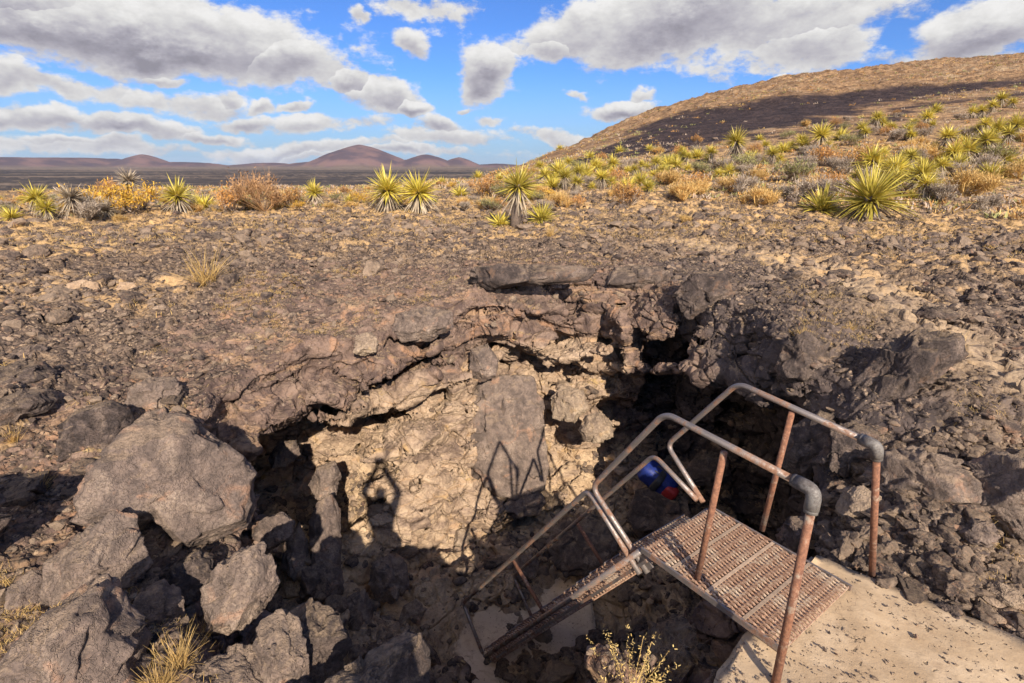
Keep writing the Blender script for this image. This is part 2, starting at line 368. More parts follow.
MT = [(-7500, 8800, 1300, 175, 2), (-9800, 8800, 1800, 150, 2), (-5880, 8900, 520, 195, 1), (-5500, 9300, 900, 90, 1), (-2380, 8800, 900, 330, 1), (-2300, 8800, 420, 235, 2), (-1750, 9500, 900, 130, 1), (-1330, 8600, 560, 200, 1), (-820, 8700, 420, 150, 1), (-3050, 9200, 900, 120, 1), (-4000, 9400, 900, 70, 1),
      (-300, 9000, 700, 60, 1), (5000, 9500, 2500, 150, 2), (-9000, 5000, 2500, 180, 2)]
def terrain(x, y, detail=True):
    hn = h_near(x, y); hf, a, D, D1 = far_h(x, y)
    w = sstep(np.hypot(x, y), 9, 15)
    z = hn * (1 - w) + hf * w
    mt = np.zeros_like(z)
    for (mx, my, R, H, k) in MT:
        q = np.hypot(x - mx, (y - my) * .8) / R
        mt = np.maximum(mt, H * np.clip(1 - q ** 1.35, 0, 1) if k == 1 else H * sstep(1.25 - q, 0, .55) * .8)
    z = z + mt
    return z, a, D, D1, mt

# ------------------------------------------------------------------ outer ground sheet (polar, to the horizon)
TRACK = [PZ(690, 240, -1.68), PZ(760, 252, -1.68), PZ(840, 268, -1.68), (4.9, 6.6, 0), (4.9, 5.2, 0), (4.6, 4.2, 0), (4.5, 3.2, 0), (4.6, 2.0, 0)]
def path_m(x, y):
    d = np.full(np.shape(x), 1e9)
    for i in range(len(TRACK) - 1):
        ax, ay = TRACK[i][0], TRACK[i][1]; ex, ey = TRACK[i + 1][0] - ax, TRACK[i + 1][1] - ay
        t = np.clip(((x - ax) * ex + (y - ay) * ey) / (ex * ex + ey * ey), 0, 1); d = np.minimum(d, np.hypot(x - ax - ex * t, y - ay - ey * t))
    return 1 - sstep(d, .2, 1.1)
BX0, BX1, BY0, BY1, BZ0, BZ1 = -4.6, 4.8, .6, 10.6, -6.6, -1.2
def build_ground():
    az = np.concatenate([np.linspace(-50, 50, 860), np.linspace(51.5, 308.5, 150)]) * math.pi / 180
    rr = np.concatenate([np.geomspace(.5, 6, 60), np.geomspace(6.05, 24, 420), np.geomspace(24.2, 200, 330), np.geomspace(202, 14000, 190), [20000, 40000]])
    A, R = np.meshgrid(az, rr, indexing='ij'); x = (np.sin(A) * R).ravel(); y = (np.cos(A) * R).ravel()
    z, a, D, D1, mt = terrain(x, y)
    r = np.hypot(x, y); p = np.stack([x, y, np.zeros_like(x)], 1)
    hillm = sstep(D, 26, 60) * (1 - sstep(D, D1 * 2, D1 * 3))
    z += fbm(p, .12, 4, .5, 3) * .35 * sstep(r, 10, 30) + fbm(p, .05, 4, .5, 5) * 1.2 * sstep(D, 50, 140) * (1 - sstep(D, 600, 2000) * 0)
    z += fbm(p, 1.3, 4, .55, 9) * .09 * (1 - sstep(r, 40, 90)) + fbm(p, .35, 4, .6, 19) * 1.1 * hillm * sstep(D, 60, 120)
    z += fbm(p, .0012, 5, .55, 21) * 26 * sstep(r, 1500, 5000) * (mt > 2) 
    f1, f2, idd, tl = facet(p * 4.5 + 3, 4)
    z += (tl * .08 + (idd - .5) * .05) * (1 - sstep(r, 22, 40)) * (r > 4)
    # sink the sheet under the finely modelled pit block
    inx = np.minimum(np.minimum(x - BX0, BX1 - x), np.minimum(y - BY0, BY1 - y))
    z -= np.clip((inx - .0) * .7, 0, .12) + np.clip(inx - .6, 0, 6) * 6
    pyE = z / np.maximum(D, 1)
    # dark scree band: a stripe on the hill, in slope coordinates
    Er = np.interp(a, RX, np.array([E_of(q) for q in RP]))
    wob = fbm(p, .06, 5, .65, 31) * .034
    lo = np.interp(a, [.1, .2, .3, .45, .6, .75, .9], [-.002, .004, .025, .062, .092, .118, .135]) + wob
    hi = np.interp(a, [.1, .2, .3, .45, .6, .75, .9], [.006, .055, .092, .118, .128, .138, .148]) + wob * .6
    scree = sstep(pyE, lo - .004, lo + .004) * (1 - sstep(pyE, hi - .006, hi + .003)) * (a > .06) * (D > 40)
    lo2 = np.interp(a, [.4, .6, .8, .95], [.040, .070, .100, .12]) + wob; scree2 = sstep(pyE, lo2 - .004, lo2 + .002) * (1 - sstep(pyE, lo2 + .006, lo2 + .014)) * (a > .42) * (D > 40)
    scree = np.maximum(scree * (1 - .6 * sstep(fbm(p, .03, 4, .6, 40), .3, .55)), scree2 * .9)
    plainm = sstep(D, D1 * 1.6, D1 * 2.6)
    grass = sstep(r, 11, 15) * (.55 + .6 * sstep(r, 15, 22)) + .7 * sstep(fbm(p, .5, 4, .55, 50), .0, .3)
    global SCR; SCR = scree
    nA, nR = len(az), len(rr); idx = np.arange(nA * nR).reshape(nA, nR)
    i2 = np.roll(idx, -1, 0)
    f = np.stack([idx[:, :-1], idx[:, 1:], i2[:, 1:], i2[:, :-1]], -1).reshape(-1, 4)[:, ::-1]
    ic = idx[:860:3, 60:810:3]; GVV = np.stack([x, y, z], 1); GFF = np.stack([ic[:-1, :-1], ic[:-1, 1:], ic[1:, 1:], ic[1:, :-1]], -1).reshape(-1, 4); GFF = GFF[inx[GFF].min(1) < .1]
    ix = inx[f].min(1); f = f[ix < .35]
    o = mesh_np('ground', np.stack([x, y, z], 1), f, M['ground'], smooth=True,
                attrs={'grass': np.clip(grass, 0, 1), 'hill': hillm * .9, 'scree': scree, 'plain': plainm, 'mount': np.clip(mt / 25, 0, 1), 'path': path_m(x, y)})
    tag(o, 'stony desert ground rising to a brown hill and falling to a dark plain', None, kind='structure')
    u, inv = np.unique(GFF, return_inverse=True)
    return o, GVV[u], inv.reshape(-1, 4), GVV, f
GROUND, GV, GF, GVV, GFF = build_ground()

# ------------------------------------------------------------------ the pit: a solid field turned into a surface
PIT = [(-.45, 1.45), (-1.1, 1.95), (-1.55, 2.45), (-2.15, 3.0), (-2.6, 3.8), (-3.1, 4.7), (-3.2, 5.5), (-2.8, 6.25), (-1.95, 6.9), (-1.2, 7.6), (-.3, 8.3), (.8, 8.9), (1.9, 8.75), (2.5, 7.8),
       (2.75, 6.6), (3.0, 5.3), (2.95, 4.4), (2.6, 3.6), (2.15, 3.15), (1.5, 2.65), (1.0, 2.1), (.85, 1.5), (.3, 1.2)]
def poly_sd(px, py, poly):                              # positive inside
    d = np.full(px.shape, 1e9); inside = np.zeros(px.shape, bool); n = len(poly)
    for i in range(n):
        ax, ay = poly[i]; bx, by = poly[(i + 1) % n]
        ex, ey = bx - ax, by - ay; wx, wy = px - ax, py - ay
        t = np.clip((wx * ex + wy * ey) / (ex * ex + ey * ey), 0, 1)
        d = np.minimum(d, (wx - ex * t) ** 2 + (wy - ey * t) ** 2)
        c = ((ay > py) != (by > py)) & (px < (bx - ax) * (py - ay) / (by - ay + 1e-12) + ax)
        inside ^= c
    return np.where(inside, 1, -1) * np.sqrt(d)
FP = [(-.3, 4.9, -5.9), (-.3, 7.6, -5.75), (-1, 7, -5.75), (-1.4, 5.6, -5.5), (-2.5, 5.8, -4.8), (-2.9, 6.6, -4.7), (-1.9, 4.3, -4.8), (-1.3, 3.2, -4.7), (0, 3.5, -5.8), (.5, 2.5, -4.9), (.95, 3.0, -4.1),
      (1.45, 3.9, -4.6), (2.2, 4.0, -4.2), (1.0, 5.2, -5.85), (2.2, 5.5, -5.5), (2.1, 7, -5.35), (2.6, 8.1, -5.05), (1.2, 8.3, -5.2), (3.6, 8.2, -5.1), (0, 8.5, -5.4)]
def build_pit():
    H = .048
    xs = np.arange(BX0, BX1, H, dtype=np.float32); ys = np.arange(BY0, BY1, H, dtype=np.float32); zs = np.arange(BZ0, BZ1, H, dtype=np.float32)
    X2, Y2 = np.meshgrid(xs, ys, indexing='ij')
    hh = h_near(X2, Y2); w = sstep(np.hypot(X2, Y2), 9, 15); hf = far_h(X2.ravel().astype(float), Y2.ravel().astype(float))[0].reshape(X2.shape); hh = hh * (1 - w) + hf * w
    p2 = np.stack([X2.ravel(), Y2.ravel(), np.zeros(X2.size)], 1)
    pd = poly_sd(X2 + (fbm(p2, .9, 3, .5, 60) * .22).reshape(X2.shape), Y2 + (fbm(p2, .9, 3, .5, 63) * .22).reshape(X2.shape), PIT)
    fl = idw(FP, X2, Y2, 3, .3) + (fbm(p2, 1.4, 4, .5, 66) * .12).reshape(X2.shape)
    hh = hh + (fbm(p2, 1.3, 4, .55, 9) * .09).reshape(X2.shape)
    X, Y, Z = np.meshgrid(xs, ys, zs, indexing='ij')
    h3 = hh[..., None]; t = np.clip((h3 - Z), 0, 5)
    ang = np.arctan2(X - .2, Y - 5)                     # 0 = far side, negative = left
    far = np.exp(-((ang) / .75) ** 2)
    # wall profile: the rim rounds over, the far wall leans towards the viewer lower down
    off = far * (.10 * t + .55 * sstep(t, 1.9, 3.4)) + (1 - far) * .08 * t - .25 * np.exp(-t / .25)
    dpit = np.maximum(off - pd[..., None], fl[..., None] - Z)
    d = np.maximum((Z - h3) * .9, -dpit)
    def ell(c, r):
        q = np.sqrt(((X - c[0]) / r[0]) ** 2 + ((Y - c[1]) / r[1]) ** 2 + ((Z - c[2]) / r[2]) ** 2); return (q - 1) * min(r)
    for c, r in CAVES: d = np.maximum(d, -ell(c, r))
    for c, r in BUMPS: d = np.minimum(d, ell(c, r))
    band = np.abs(d) < .6
    I = np.nonzero(band.ravel())[0]
    p = np.stack([X.ravel()[I], Y.ravel()[I], Z.ravel()[I]], 1).astype(np.float32); dd = d.ravel()[I].astype(np.float32)
    hI = np.broadcast_to(h3, X.shape).ravel()[I]; fI = np.broadcast_to(fl[..., None], X.shape).ravel()[I]
    wallm = sstep(hI - p[:, 2], .10, .6)
    floorm = 1 - sstep(p[:, 2] - fI, .1, .6)
    A = wallm * (1 - .55 * floorm) + .12
    wv = np.stack([fbm(p, .8, 3, .5, 70), fbm(p, .8, 3, .5, 75), fbm(p, .8, 3, .5, 80)], 1)
    q = p + wv * .16
    # lava sheets: ledges with sharp undersides
    dep = p[:, 1] * CP - p[:, 2] * SP; SX = CX + F * p[:, 0] / dep; SY = CY - F * (p[:, 1] * SP + p[:, 2] * CP) / dep
    SX = SX + fbm(p, 2.2, 3, .5, 201) * 7; SY = SY + fbm(p, 2.6, 3, .55, 205) * 5
    lm = 0; farm = sstep(p[:, 1], 5.2, 5.7) * (p[:, 2] > -5.2)
    for pts, am, hg in LEDGES:
        xs_, ys_ = np.array(pts, float).T; yl = np.interp(SX, xs_, ys_); u = SY - yl
        m_ = sstep(SX, xs_[0] - 4, xs_[0] + 16) * (1 - sstep(SX, xs_[-1] - 16, xs_[-1] + 4)) * farm
        dd = dd + am * m_ * sstep(u, -1.2, 1.2) * np.exp(-np.maximum(u, 0) / hg) - am * .28 * m_ * sstep(u, -16, -2) * (1 - sstep(u, -1.2, 1.2))
        lm = np.maximum(lm, m_ * (np.abs(u) < hg * 1.3))
    zz = (q[:, 2] + .18 * np.sin(q[:, 0] * 1.3) + .12 * q[:, 0] * np.sign(-q[:, 0]) * -.5) / .46
    saw = zz - np.floor(zz); lay = np.floor(zz).astype(np.int64)
    amp = _h(lay, lay * 0 + np.floor(q[:, 0] * .7).astype(np.int64), lay * 0, 5)
    led = (sstep(saw, 0, .16) * (1 - saw * .55)) - .5
    lowt = 1 - .6 * sstep(hI - p[:, 2], .9, 1.6) * (p[:, 0] < 1.9) * (p[:, 1] > 5)
    A = A * (.5 + .5 * lowt)
    dd = dd - led * .20 * (amp * .9 + .3) * A * (1 - floorm)
    # fracture blocks
    f1, f2, idd, tl = facet(q * np.array([1.25, 1.25, 2.0], np.float32), 8)
    dd = dd - ((idd - .5) * .26 + tl * .46) * A + (1 - sstep(f2 - f1, .0, .06)) * .13 * A
    f1, f2, idd, tl = facet((p + wv * .15) * np.array([3.0, 3.0, 4.6], np.float32), 14)
    dd = dd - ((idd - .5) * .04 + tl * .07) * (A * .6 + .08) + (1 - sstep(f2 - f1, 0, .07)) * .02 * (A + .1)
    dd = dd - fbm(p, 1.6, 2, .5, 90) * .05 * (A + .15)
    d.ravel()[I] = dd
    d[0] = d[0]; D = d.astype(np.float32)
    # surface nets
    s = D < 0; nx, ny, nz = D.shape
    c = [s[a:nx - 1 + a, b:ny - 1 + b, e:nz - 1 + e] for a in (0, 1) for b in (0, 1) for e in (0, 1)]
    cnt = sum(x.astype(np.uint8) for x in c); act = (cnt > 0) & (cnt < 8)
    ci = np.nonzero(act); n = len(ci[0]); vid = np.full(act.shape, -1, np.int32); vid[ci] = np.arange(n)
    acc = np.zeros((n, 3), np.float32); k = np.zeros(n, np.float32)
    for ax in range(3):
        o1, o2 = [q for q in range(3) if q != ax]
        for a in (0, 1):
            for b in (0, 1):
                st = [ci[0].copy(), ci[1].copy(), ci[2].copy()]; st[o1] = st[o1] + a; st[o2] = st[o2] + b
                en = list(st); en[ax] = st[ax] + 1
                v0 = D[st[0], st[1], st[2]]; v1 = D[en[0], en[1], en[2]]
                cr = (v0 < 0) != (v1 < 0); tt = np.where(cr, v0 / (v0 - v1 + 1e-12), 0)
                pt = [s_.astype(np.float32) for s_ in st]; pt[ax] = pt[ax] + tt
                acc += np.stack(pt, 1) * cr[:, None]; k += cr
    V = acc / k[:, None] * H + np.array([BX0, BY0, BZ0], np.float32)
    quads = []
    for ax in range(3):
        o1, o2 = [(1, 2), (2, 0), (0, 1)][ax]
        sl0 = [slice(1, m - 1) for m in D.shape]; sl0[ax] = slice(0, D.shape[ax] - 1); sl1 = list(sl0); sl1[ax] = slice(1, D.shape[ax])
        A0, A1 = s[tuple(sl0)], s[tuple(sl1)]
        for up in (True, False):
            e = np.nonzero((A0 & ~A1) if up else (~A0 & A1)); e = [e[0] + 1, e[1] + 1, e[2] + 1]; e[ax] = e[ax] - 1
            def cell(a, b):
                g = [e[0].copy(), e[1].copy(), e[2].copy()]; g[o1] = g[o1] - a; g[o2] = g[o2] - b; return vid[g[0], g[1], g[2]]
            qd = np.stack([cell(1, 1), cell(0, 1), cell(0, 0), cell(1, 0)], 1)
            quads.append(qd if up else qd[:, ::-1])
    Q = np.concatenate(quads); Q = Q[(Q >= 0).all(1)]
    # drop the box's own outer walls / bottom
    me = V[Q].mean(1)
    ok = (me[:, 2] > BZ0 + .1)
    Q = Q[ok]; lab = np.arange(len(V))                   # drop loose crumbs that hang free of the rock
    for _ in range(200):
        m = lab[Q].min(1); old = lab.copy()
        for j in range(4): np.minimum.at(lab, Q[:, j], m)
        lab = lab[lab]
        if (lab == old).all(): break
    cnt_ = np.bincount(lab, minlength=len(V)); Q = Q[cnt_[lab[Q[:, 0]]] > 1500]
    u, inv = np.unique(Q, return_inverse=True); return V[u], inv.reshape(-1, 4)
LEDGES = [([(456, 322), (470, 310), (500, 307), (517, 309), (532, 319), (558, 325), (580, 330)], .16, 7),
          ([(462, 344), (480, 339), (497, 338), (523, 348), (552, 357), (576, 363), (605, 371), (640, 374), (690, 372)], .42, 26),
          ([(566, 332), (587, 337), (604, 343)], .14, 6), ([(490, 290), (520, 287), (560, 286), (600, 284)], .16, 6),
          ([(238, 440), (262, 432), (285, 424), (300, 416), (307, 406), (323, 401), (338, 407), (358, 406)], .42, 26),
          ([(352, 396), (366, 385), (387, 378), (405, 366), (434, 352), (450, 349)], .40, 14),
          ([(374, 342), (387, 344), (402, 337), (425, 333)], .14, 5), ([(362, 408), (390, 410), (411, 402), (428, 392), (455, 387)], .13, 6),
          ([(330, 448), (365, 438), (400, 436), (425, 441)], .06, 5), ([(395, 470), (420, 462), (445, 450)], .07, 6), ([(400, 515), (425, 495), (450, 486)], .08, 6),
          ([(590, 395), (620, 400), (660, 396)], .10, 8), ([(555, 455), (580, 448), (610, 452)], .10, 8)]
CAVES = [((-3.0, 6.8, -4.1), (1.38, 1.5, 1.15)), ((-2.95, 5.4, -4.0), (1.1, 1.2, .9)), ((-2.7, 5.8, -4.0), (1.0, 1.2, .85)), ((-3.1, 4.9, -4.2), (.9, 1.0, .8)),
         ((3.0, 8.0, -4.0), (1.5, 1.6, 1.35)), ((3.25, 6.8, -4.3), (1.25, 1.8, 1.5)), ((3.25, 6.0, -3.65), (1.2, 1.55, 1.12)), ((2.9, 7.4, -3.5), (1.0, 1.1, 1.0)), ((2.5, 7.7, -3.9), (.8, 1.3, .85)), ((2.7, 8.6, -3.2), (.9, .9, .7)),
         ((.55, 8.35, -3.45), (1.25, .55, .30)), ((-.9, 7.3, -3.35), (.9, .45, .22)), ((1.2, 2.9, -3.6), (.9, .8, .8))]
BUMPS = [((.8, 1.95, -3.5), (.62, .62, .58))]
V, Q = build_pit()
print('pit', len(V), len(Q))
def subdivide(V, Q):                                    # one linear split of each quad into four
    n = len(V); E = np.concatenate([Q[:, [0, 1]], Q[:, [1, 2]], Q[:, [2, 3]], Q[:, [3, 0]]]); E = np.sort(E, 1)
    key = E[:, 0].astype(np.int64) * n + E[:, 1]; u, inv = np.unique(key, return_inverse=True)
    ev = (V[u // n] + V[u % n]) / 2; m = len(Q); inv = inv.reshape(4, m); fc = V[Q].mean(1)
    e0, e1, e2, e3 = inv + n; f = np.arange(m) + n + len(u)
    Q2 = np.concatenate([np.stack([Q[:, 0], e0, f, e3], 1), np.stack([e0, Q[:, 1], e1, f], 1), np.stack([f, e1, Q[:, 2], e2], 1), np.stack([e3, f, e2, Q[:, 3]], 1)])
    V2 = np.concatenate([V, ev, fc])
    return V2, Q2
def relax(V, Q, lam=.5):
    acc = np.zeros_like(V); k = np.zeros(len(V), np.float32); c = V[Q].mean(1)
    for j in range(4):
        for a in range(3): acc[:, a] += np.bincount(Q[:, j], c[:, a], len(V))
        k += np.bincount(Q[:, j], minlength=len(V))
    return V * (1 - lam) + lam * acc / np.maximum(k, 1)[:, None]
def vnormals(V, Q):
    n = np.cross(V[Q[:, 2]] - V[Q[:, 0]], V[Q[:, 3]] - V[Q[:, 1]]); acc = np.zeros_like(V)
    for j in range(4):
        for a in range(3): acc[:, a] += np.bincount(Q[:, j], n[:, a], len(V))
    return acc / (np.linalg.norm(acc, axis=1, keepdims=True) + 1e-9)
V, Q = subdivide(V, Q); V = relax(V, Q, .8).astype(np.float32)
V_C, Q_C = V.copy(), Q.copy()
V, Q = subdivide(V, Q); V = relax(V, Q, .5).astype(np.float32)
Nn = vnormals(V, Q)
f1, f2, idd, tl = facet(V * np.array([7, 7, 10]) + fbm(V, 5, 2, .5, 101)[:, None] * .35, 30)
flat = sstep(Nn[:, 2], .6, .9)
wl_ = sstep(h_near(V[:, 0], V[:, 1]) - V[:, 2], .0, .4)
dsp = ((idd - .5) * .012 + tl * .030 - (1 - sstep(f2 - f1, 0, .07)) * .010) * (1 - .55 * wl_) + fbm(V, 12, 4, .6, 110) * .006
f1, f2, idd, tl = facet(V * 17 + 5, 33); wl_ = sstep(h_near(V[:, 0], V[:, 1]) - V[:, 2], .0, .4)
g1_, g2_, gi, gt = facet(V * np.array([2.3, 2.3, 3.6]) + fbm(V, 1.7, 2, .5, 120)[:, None] * .3, 41); dsp += (gt * .085 + (gi - .5) * .035 - (1 - sstep(g2_ - g1_, 0, .035)) * .05) * (.35 + .65 * wl_)
g1_, g2_, gi, gt = facet(V * np.array([1.1, 1.1, 1.5]), 43); dsp -= (1 - sstep(g2_ - g1_, 0, .020)) * .08 * wl_
dsp += (tl * .011 + (idd - .5) * .005) * (.5 + flat)
V = V + Nn * dsp[:, None]
def pit_mat():
    m = bpy.data.materials.new('pit_rock'); m.use_nodes = True; t = m.node_tree; t.nodes.clear(); N = NT(t)
    tcn = N.n('ShaderNodeTexCoord'); geo = N.n('ShaderNodeNewGeometry'); v = tcn.outputs['Object']
    A = lambda k: N.n('ShaderNodeAttribute', attribute_name=k).outputs['Fac']
    big = N.noise(v, .9, 4, .6, .8); med = N.noise(v, 4.2, 6, .66, .5); fin = N.noise(v, 26, 5, .7); grit = N.noise(v, 110, 3, .7)
    varn = N.mix(N.sm(med, .35, .66), (.082, .055, .047), (.215, .143, .108))
    varn = N.mix(N.m('MULTIPLY', N.sm(N.noise(v, 2.1, 4, .6, 1.2), .54, .66), .7), varn, (.34, .19, .11))
    tan = N.mix(N.sm(med, .35, .65), (.25, .174, .120), (.43, .312, .212))
    tan = N.mix(N.m('MULTIPLY', N.sm(N.noise(v, 1.7, 4, .6, 1), .58, .7), .6), tan, (.46, .29, .12))
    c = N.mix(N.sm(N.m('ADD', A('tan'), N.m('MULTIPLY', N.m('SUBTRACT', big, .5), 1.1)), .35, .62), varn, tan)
    st_ = N.noise(N.vm('MULTIPLY', v, (.7, .7, 4.2)), 1.5, 6, .65, .5)
    c = N.mix(N.m('MULTIPLY', N.sm(st_, .50, .62), .75), c, N.mix(N.sm(med, .4, .6), (.105, .072, .058), (.23, .16, .12)))
    c = N.mix(N.m('MULTIPLY', N.sm(st_, .44, .36), .5), c, (.40, .25, .14))
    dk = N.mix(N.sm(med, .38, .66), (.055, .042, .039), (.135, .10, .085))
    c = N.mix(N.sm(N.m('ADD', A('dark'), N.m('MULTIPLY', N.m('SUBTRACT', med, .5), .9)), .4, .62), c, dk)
    c = N.mix(N.m('MULTIPLY', N.sm(N.noise(v, 10, 5, .72, .8), .60, .70), .45), c, (.45, .34, .24))
    nz = N.n('ShaderNodeSeparateXYZ', i_0=geo.outputs['Normal']).outputs[2]
    dm = N.sm(N.m('ADD', nz, N.m('MULTIPLY', N.m('SUBTRACT', N.noise(v, 2.8, 5, .7, .4), .5), 2.4)), .84, 1.25)
    dust = N.mix(N.sm(fin, .3, .7), (.17, .117, .075), (.32, .228, .145))
    straw = N.mix(N.sm(grit, .3, .7), (.40, .26, .10), (.52, .37, .18))
    dust = N.mix(N.m('MULTIPLY', N.sm(N.noise(v, 1.3, 5, .6), .54, .66), N.m('SUBTRACT', 1, A('floor'))), dust, straw)
    dm = N.m('MAXIMUM', dm, N.m('MULTIPLY', A('path'), N.sm(N.noise(v, 2.8, 5, .7, .4), .3, .5)))
    c = N.mix(N.m('MULTIPLY', dm, .85), c, dust)
    c = N.mix(N.m('MULTIPLY', A('floor'), .95), c, N.mix(N.sm(med, .35, .65), (.34, .235, .145), (.48, .345, .215)))
    c = N.mix(N.m('MULTIPLY', N.sm(grit, .35, .72), .4), c, N.mix(.5, c, (.02, .016, .014)))
    vo = N.n('ShaderNodeTexVoronoi', feature='DISTANCE_TO_EDGE', i_Scale=4.5)
    t.links.new(N.vm('ADD', v, N.vm('SCALE', N.noise(v, 3, 4, .6, 0, 1), None)), vo.inputs['Vector'])
    [n for n in t.nodes if n.type == 'VECT_MATH' and n.operation == 'SCALE'][-1].inputs['Scale'].default_value = .6
    c = N.mix(N.m('MULTIPLY', N.sm(fin, .52, .36), .4), c, N.mix(.5, c, (.03, .022, .02)))
    hgt = N.m('ADD', N.m('MULTIPLY', med, .5), N.m('ADD', N.m('MULTIPLY', fin, .3), N.m('MULTIPLY', grit, .08)))
    hgt = N.m('ADD', hgt, N.m('MULTIPLY', N.m('MINIMUM', vo.outputs[0], .05), 3.5))
    tm = N.m('MULTIPLY', N.m('MULTIPLY', N.sm(nz, .62, .88), A('top')), N.sm(N.m('ADD', N.noise(v, 1.6, 4, .6, .3), N.m('MULTIPLY', A('rock'), -.22)), .36, .50))
    tm = N.m('MULTIPLY', tm, N.m('SUBTRACT', 1, N.m('MULTIPLY', A('path'), .7)))
    c, hgt = gravel(N, t, v, c, hgt, tm)
    bp = N.n('ShaderNodeBump', i_Strength=.9, i_Distance=.045, i_Height=hgt)
    bs = N.n('ShaderNodeBsdfPrincipled', i_Base_Color=c, i_Roughness=.92, i_Normal=bp.outputs[0]); bs.inputs['Specular IOR Level'].default_value = .2
    N.n('ShaderNodeOutputMaterial', i_Surface=bs.outputs[0]); return m
M['pit'] = pit_mat()
fl = idw(FP, V[:, 0], V[:, 1], 3, .3)
inP = poly_sd(V[:, 0], V[:, 1], PIT)
floor_a = (1 - sstep(V[:, 2] - fl, .18, .50)) * (inP > -1.2) * sstep(Nn[:, 2], .3, .7)
depth = h_near(V[:, 0], V[:, 1]) - V[:, 2]
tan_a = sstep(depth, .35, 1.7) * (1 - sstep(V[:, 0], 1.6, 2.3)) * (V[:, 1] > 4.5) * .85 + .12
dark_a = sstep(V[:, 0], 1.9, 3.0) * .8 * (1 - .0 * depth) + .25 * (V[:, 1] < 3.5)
PITO = mesh_np('pit_terrain', V, Q, M['pit'], smooth=True, attrs={'top': 1 - sstep(depth, .25, .6) * (1 - .5 * floor_a), 'rock': ((V[:, 0] > -3.2) & (V[:, 0] < 2.2) & (V[:, 1] > 5) & (V[:, 1] < 10)).astype(np.float32) * sstep(depth, -.1, .2), 'floor': floor_a, 'tan': tan_a, 'dark': dark_a, 'path': path_m(V[:, 0], V[:, 1]) * (V[:, 2] > -2.4)})
tag(PITO, 'collapsed lava tube pit with layered tan and purple rock walls', None, kind='structure')

# ------------------------------------------------------------------ surfaces to stand things on
B_P = BVHTree.FromPolygons(V_C.tolist(), Q_C.tolist(), all_triangles=False)
B_G = BVHTree.FromPolygons(GV.tolist(), GF.tolist(), all_triangles=False)
def drop(x, y, z0=3.0):                                # ground height and normal under a point
    best = None
    for B in (B_P, B_G):
        h = B.ray_cast(Vector((x, y, z0)), Vector((0, 0, -1)))
        if h[0] is not None and (best is None or h[0].z > best[0].z): best = (h[0], h[1])
    return best
def seen(px, py):                                      # terrain point the camera sees at a pixel
    d = Vector(ray(px, py)).normalized(); best = None
    for B in (B_P, B_G):
        h = B.ray_cast(Vector((0, 0, 0)), d)
        if h[0] is not None and (best is None or h[3] < best[2]): best = (h[0], h[1], h[3])
    return best

# ------------------------------------------------------------------ rocks
def ico(sub):
    bm = bmesh.new(); bmesh.ops.create_icosphere(bm, subdivisions=sub, radius=1)
    V = np.array([v.co[:] for v in bm.verts], np.float32); Fc = np.array([[v.index for v in f.verts] for f in bm.faces], np.int32); bm.free(); return V, Fc
ICO = {k: ico(k) for k in (1, 2, 3, 5, 6)}
def rock_shape(sub, seed, planes=7, amp=.12, fine=.03, cut=.72):
    V, Fc = ICO[sub]; r = np.random.default_rng(seed); n = V.copy()
    d = np.ones(len(V), np.float32)
    for k in range(planes):                              # chop with planes for broken faces
        a = r.normal(size=3); a /= np.linalg.norm(a); c = r.uniform(cut - .14, cut + .16)
        dt = n @ a; d = np.where(dt > 1e-3, np.minimum(d, c / np.maximum(dt, 1e-3)), d)
    off = r.uniform(-50, 50, 3)
    d = d * (1 + amp * fbm(n + off, 1.3, 3, .5, seed % 97))
    V = n * d[:, None]
    if sub >= 5:
        f1, f2, idd, tl = facet((V + off) * 1.9 + fbm(V + off, 3, 2, .5, 3)[:, None] * .25, seed % 71)
        V = V + n * ((idd - .5) * fine * 2.0 + tl * fine * 5.5 - (1 - sstep(f2 - f1, 0, .05)) * fine * 1.2)[:, None]
        f1, f2, idd, tl = facet((V + off) * 5.5, seed % 61); V = V + n * ((idd - .5) * fine * .5 + tl * fine * 1.1)[:, None]
        V = V + n * (fbm(V + off, 5, 5, .6, seed % 89) * fine * .55)[:, None]
        f1, f2, idd, tl = facet((V + off) * 14, seed % 51); V = V + n * (tl * fine * .4)[:, None]
    return V, Fc
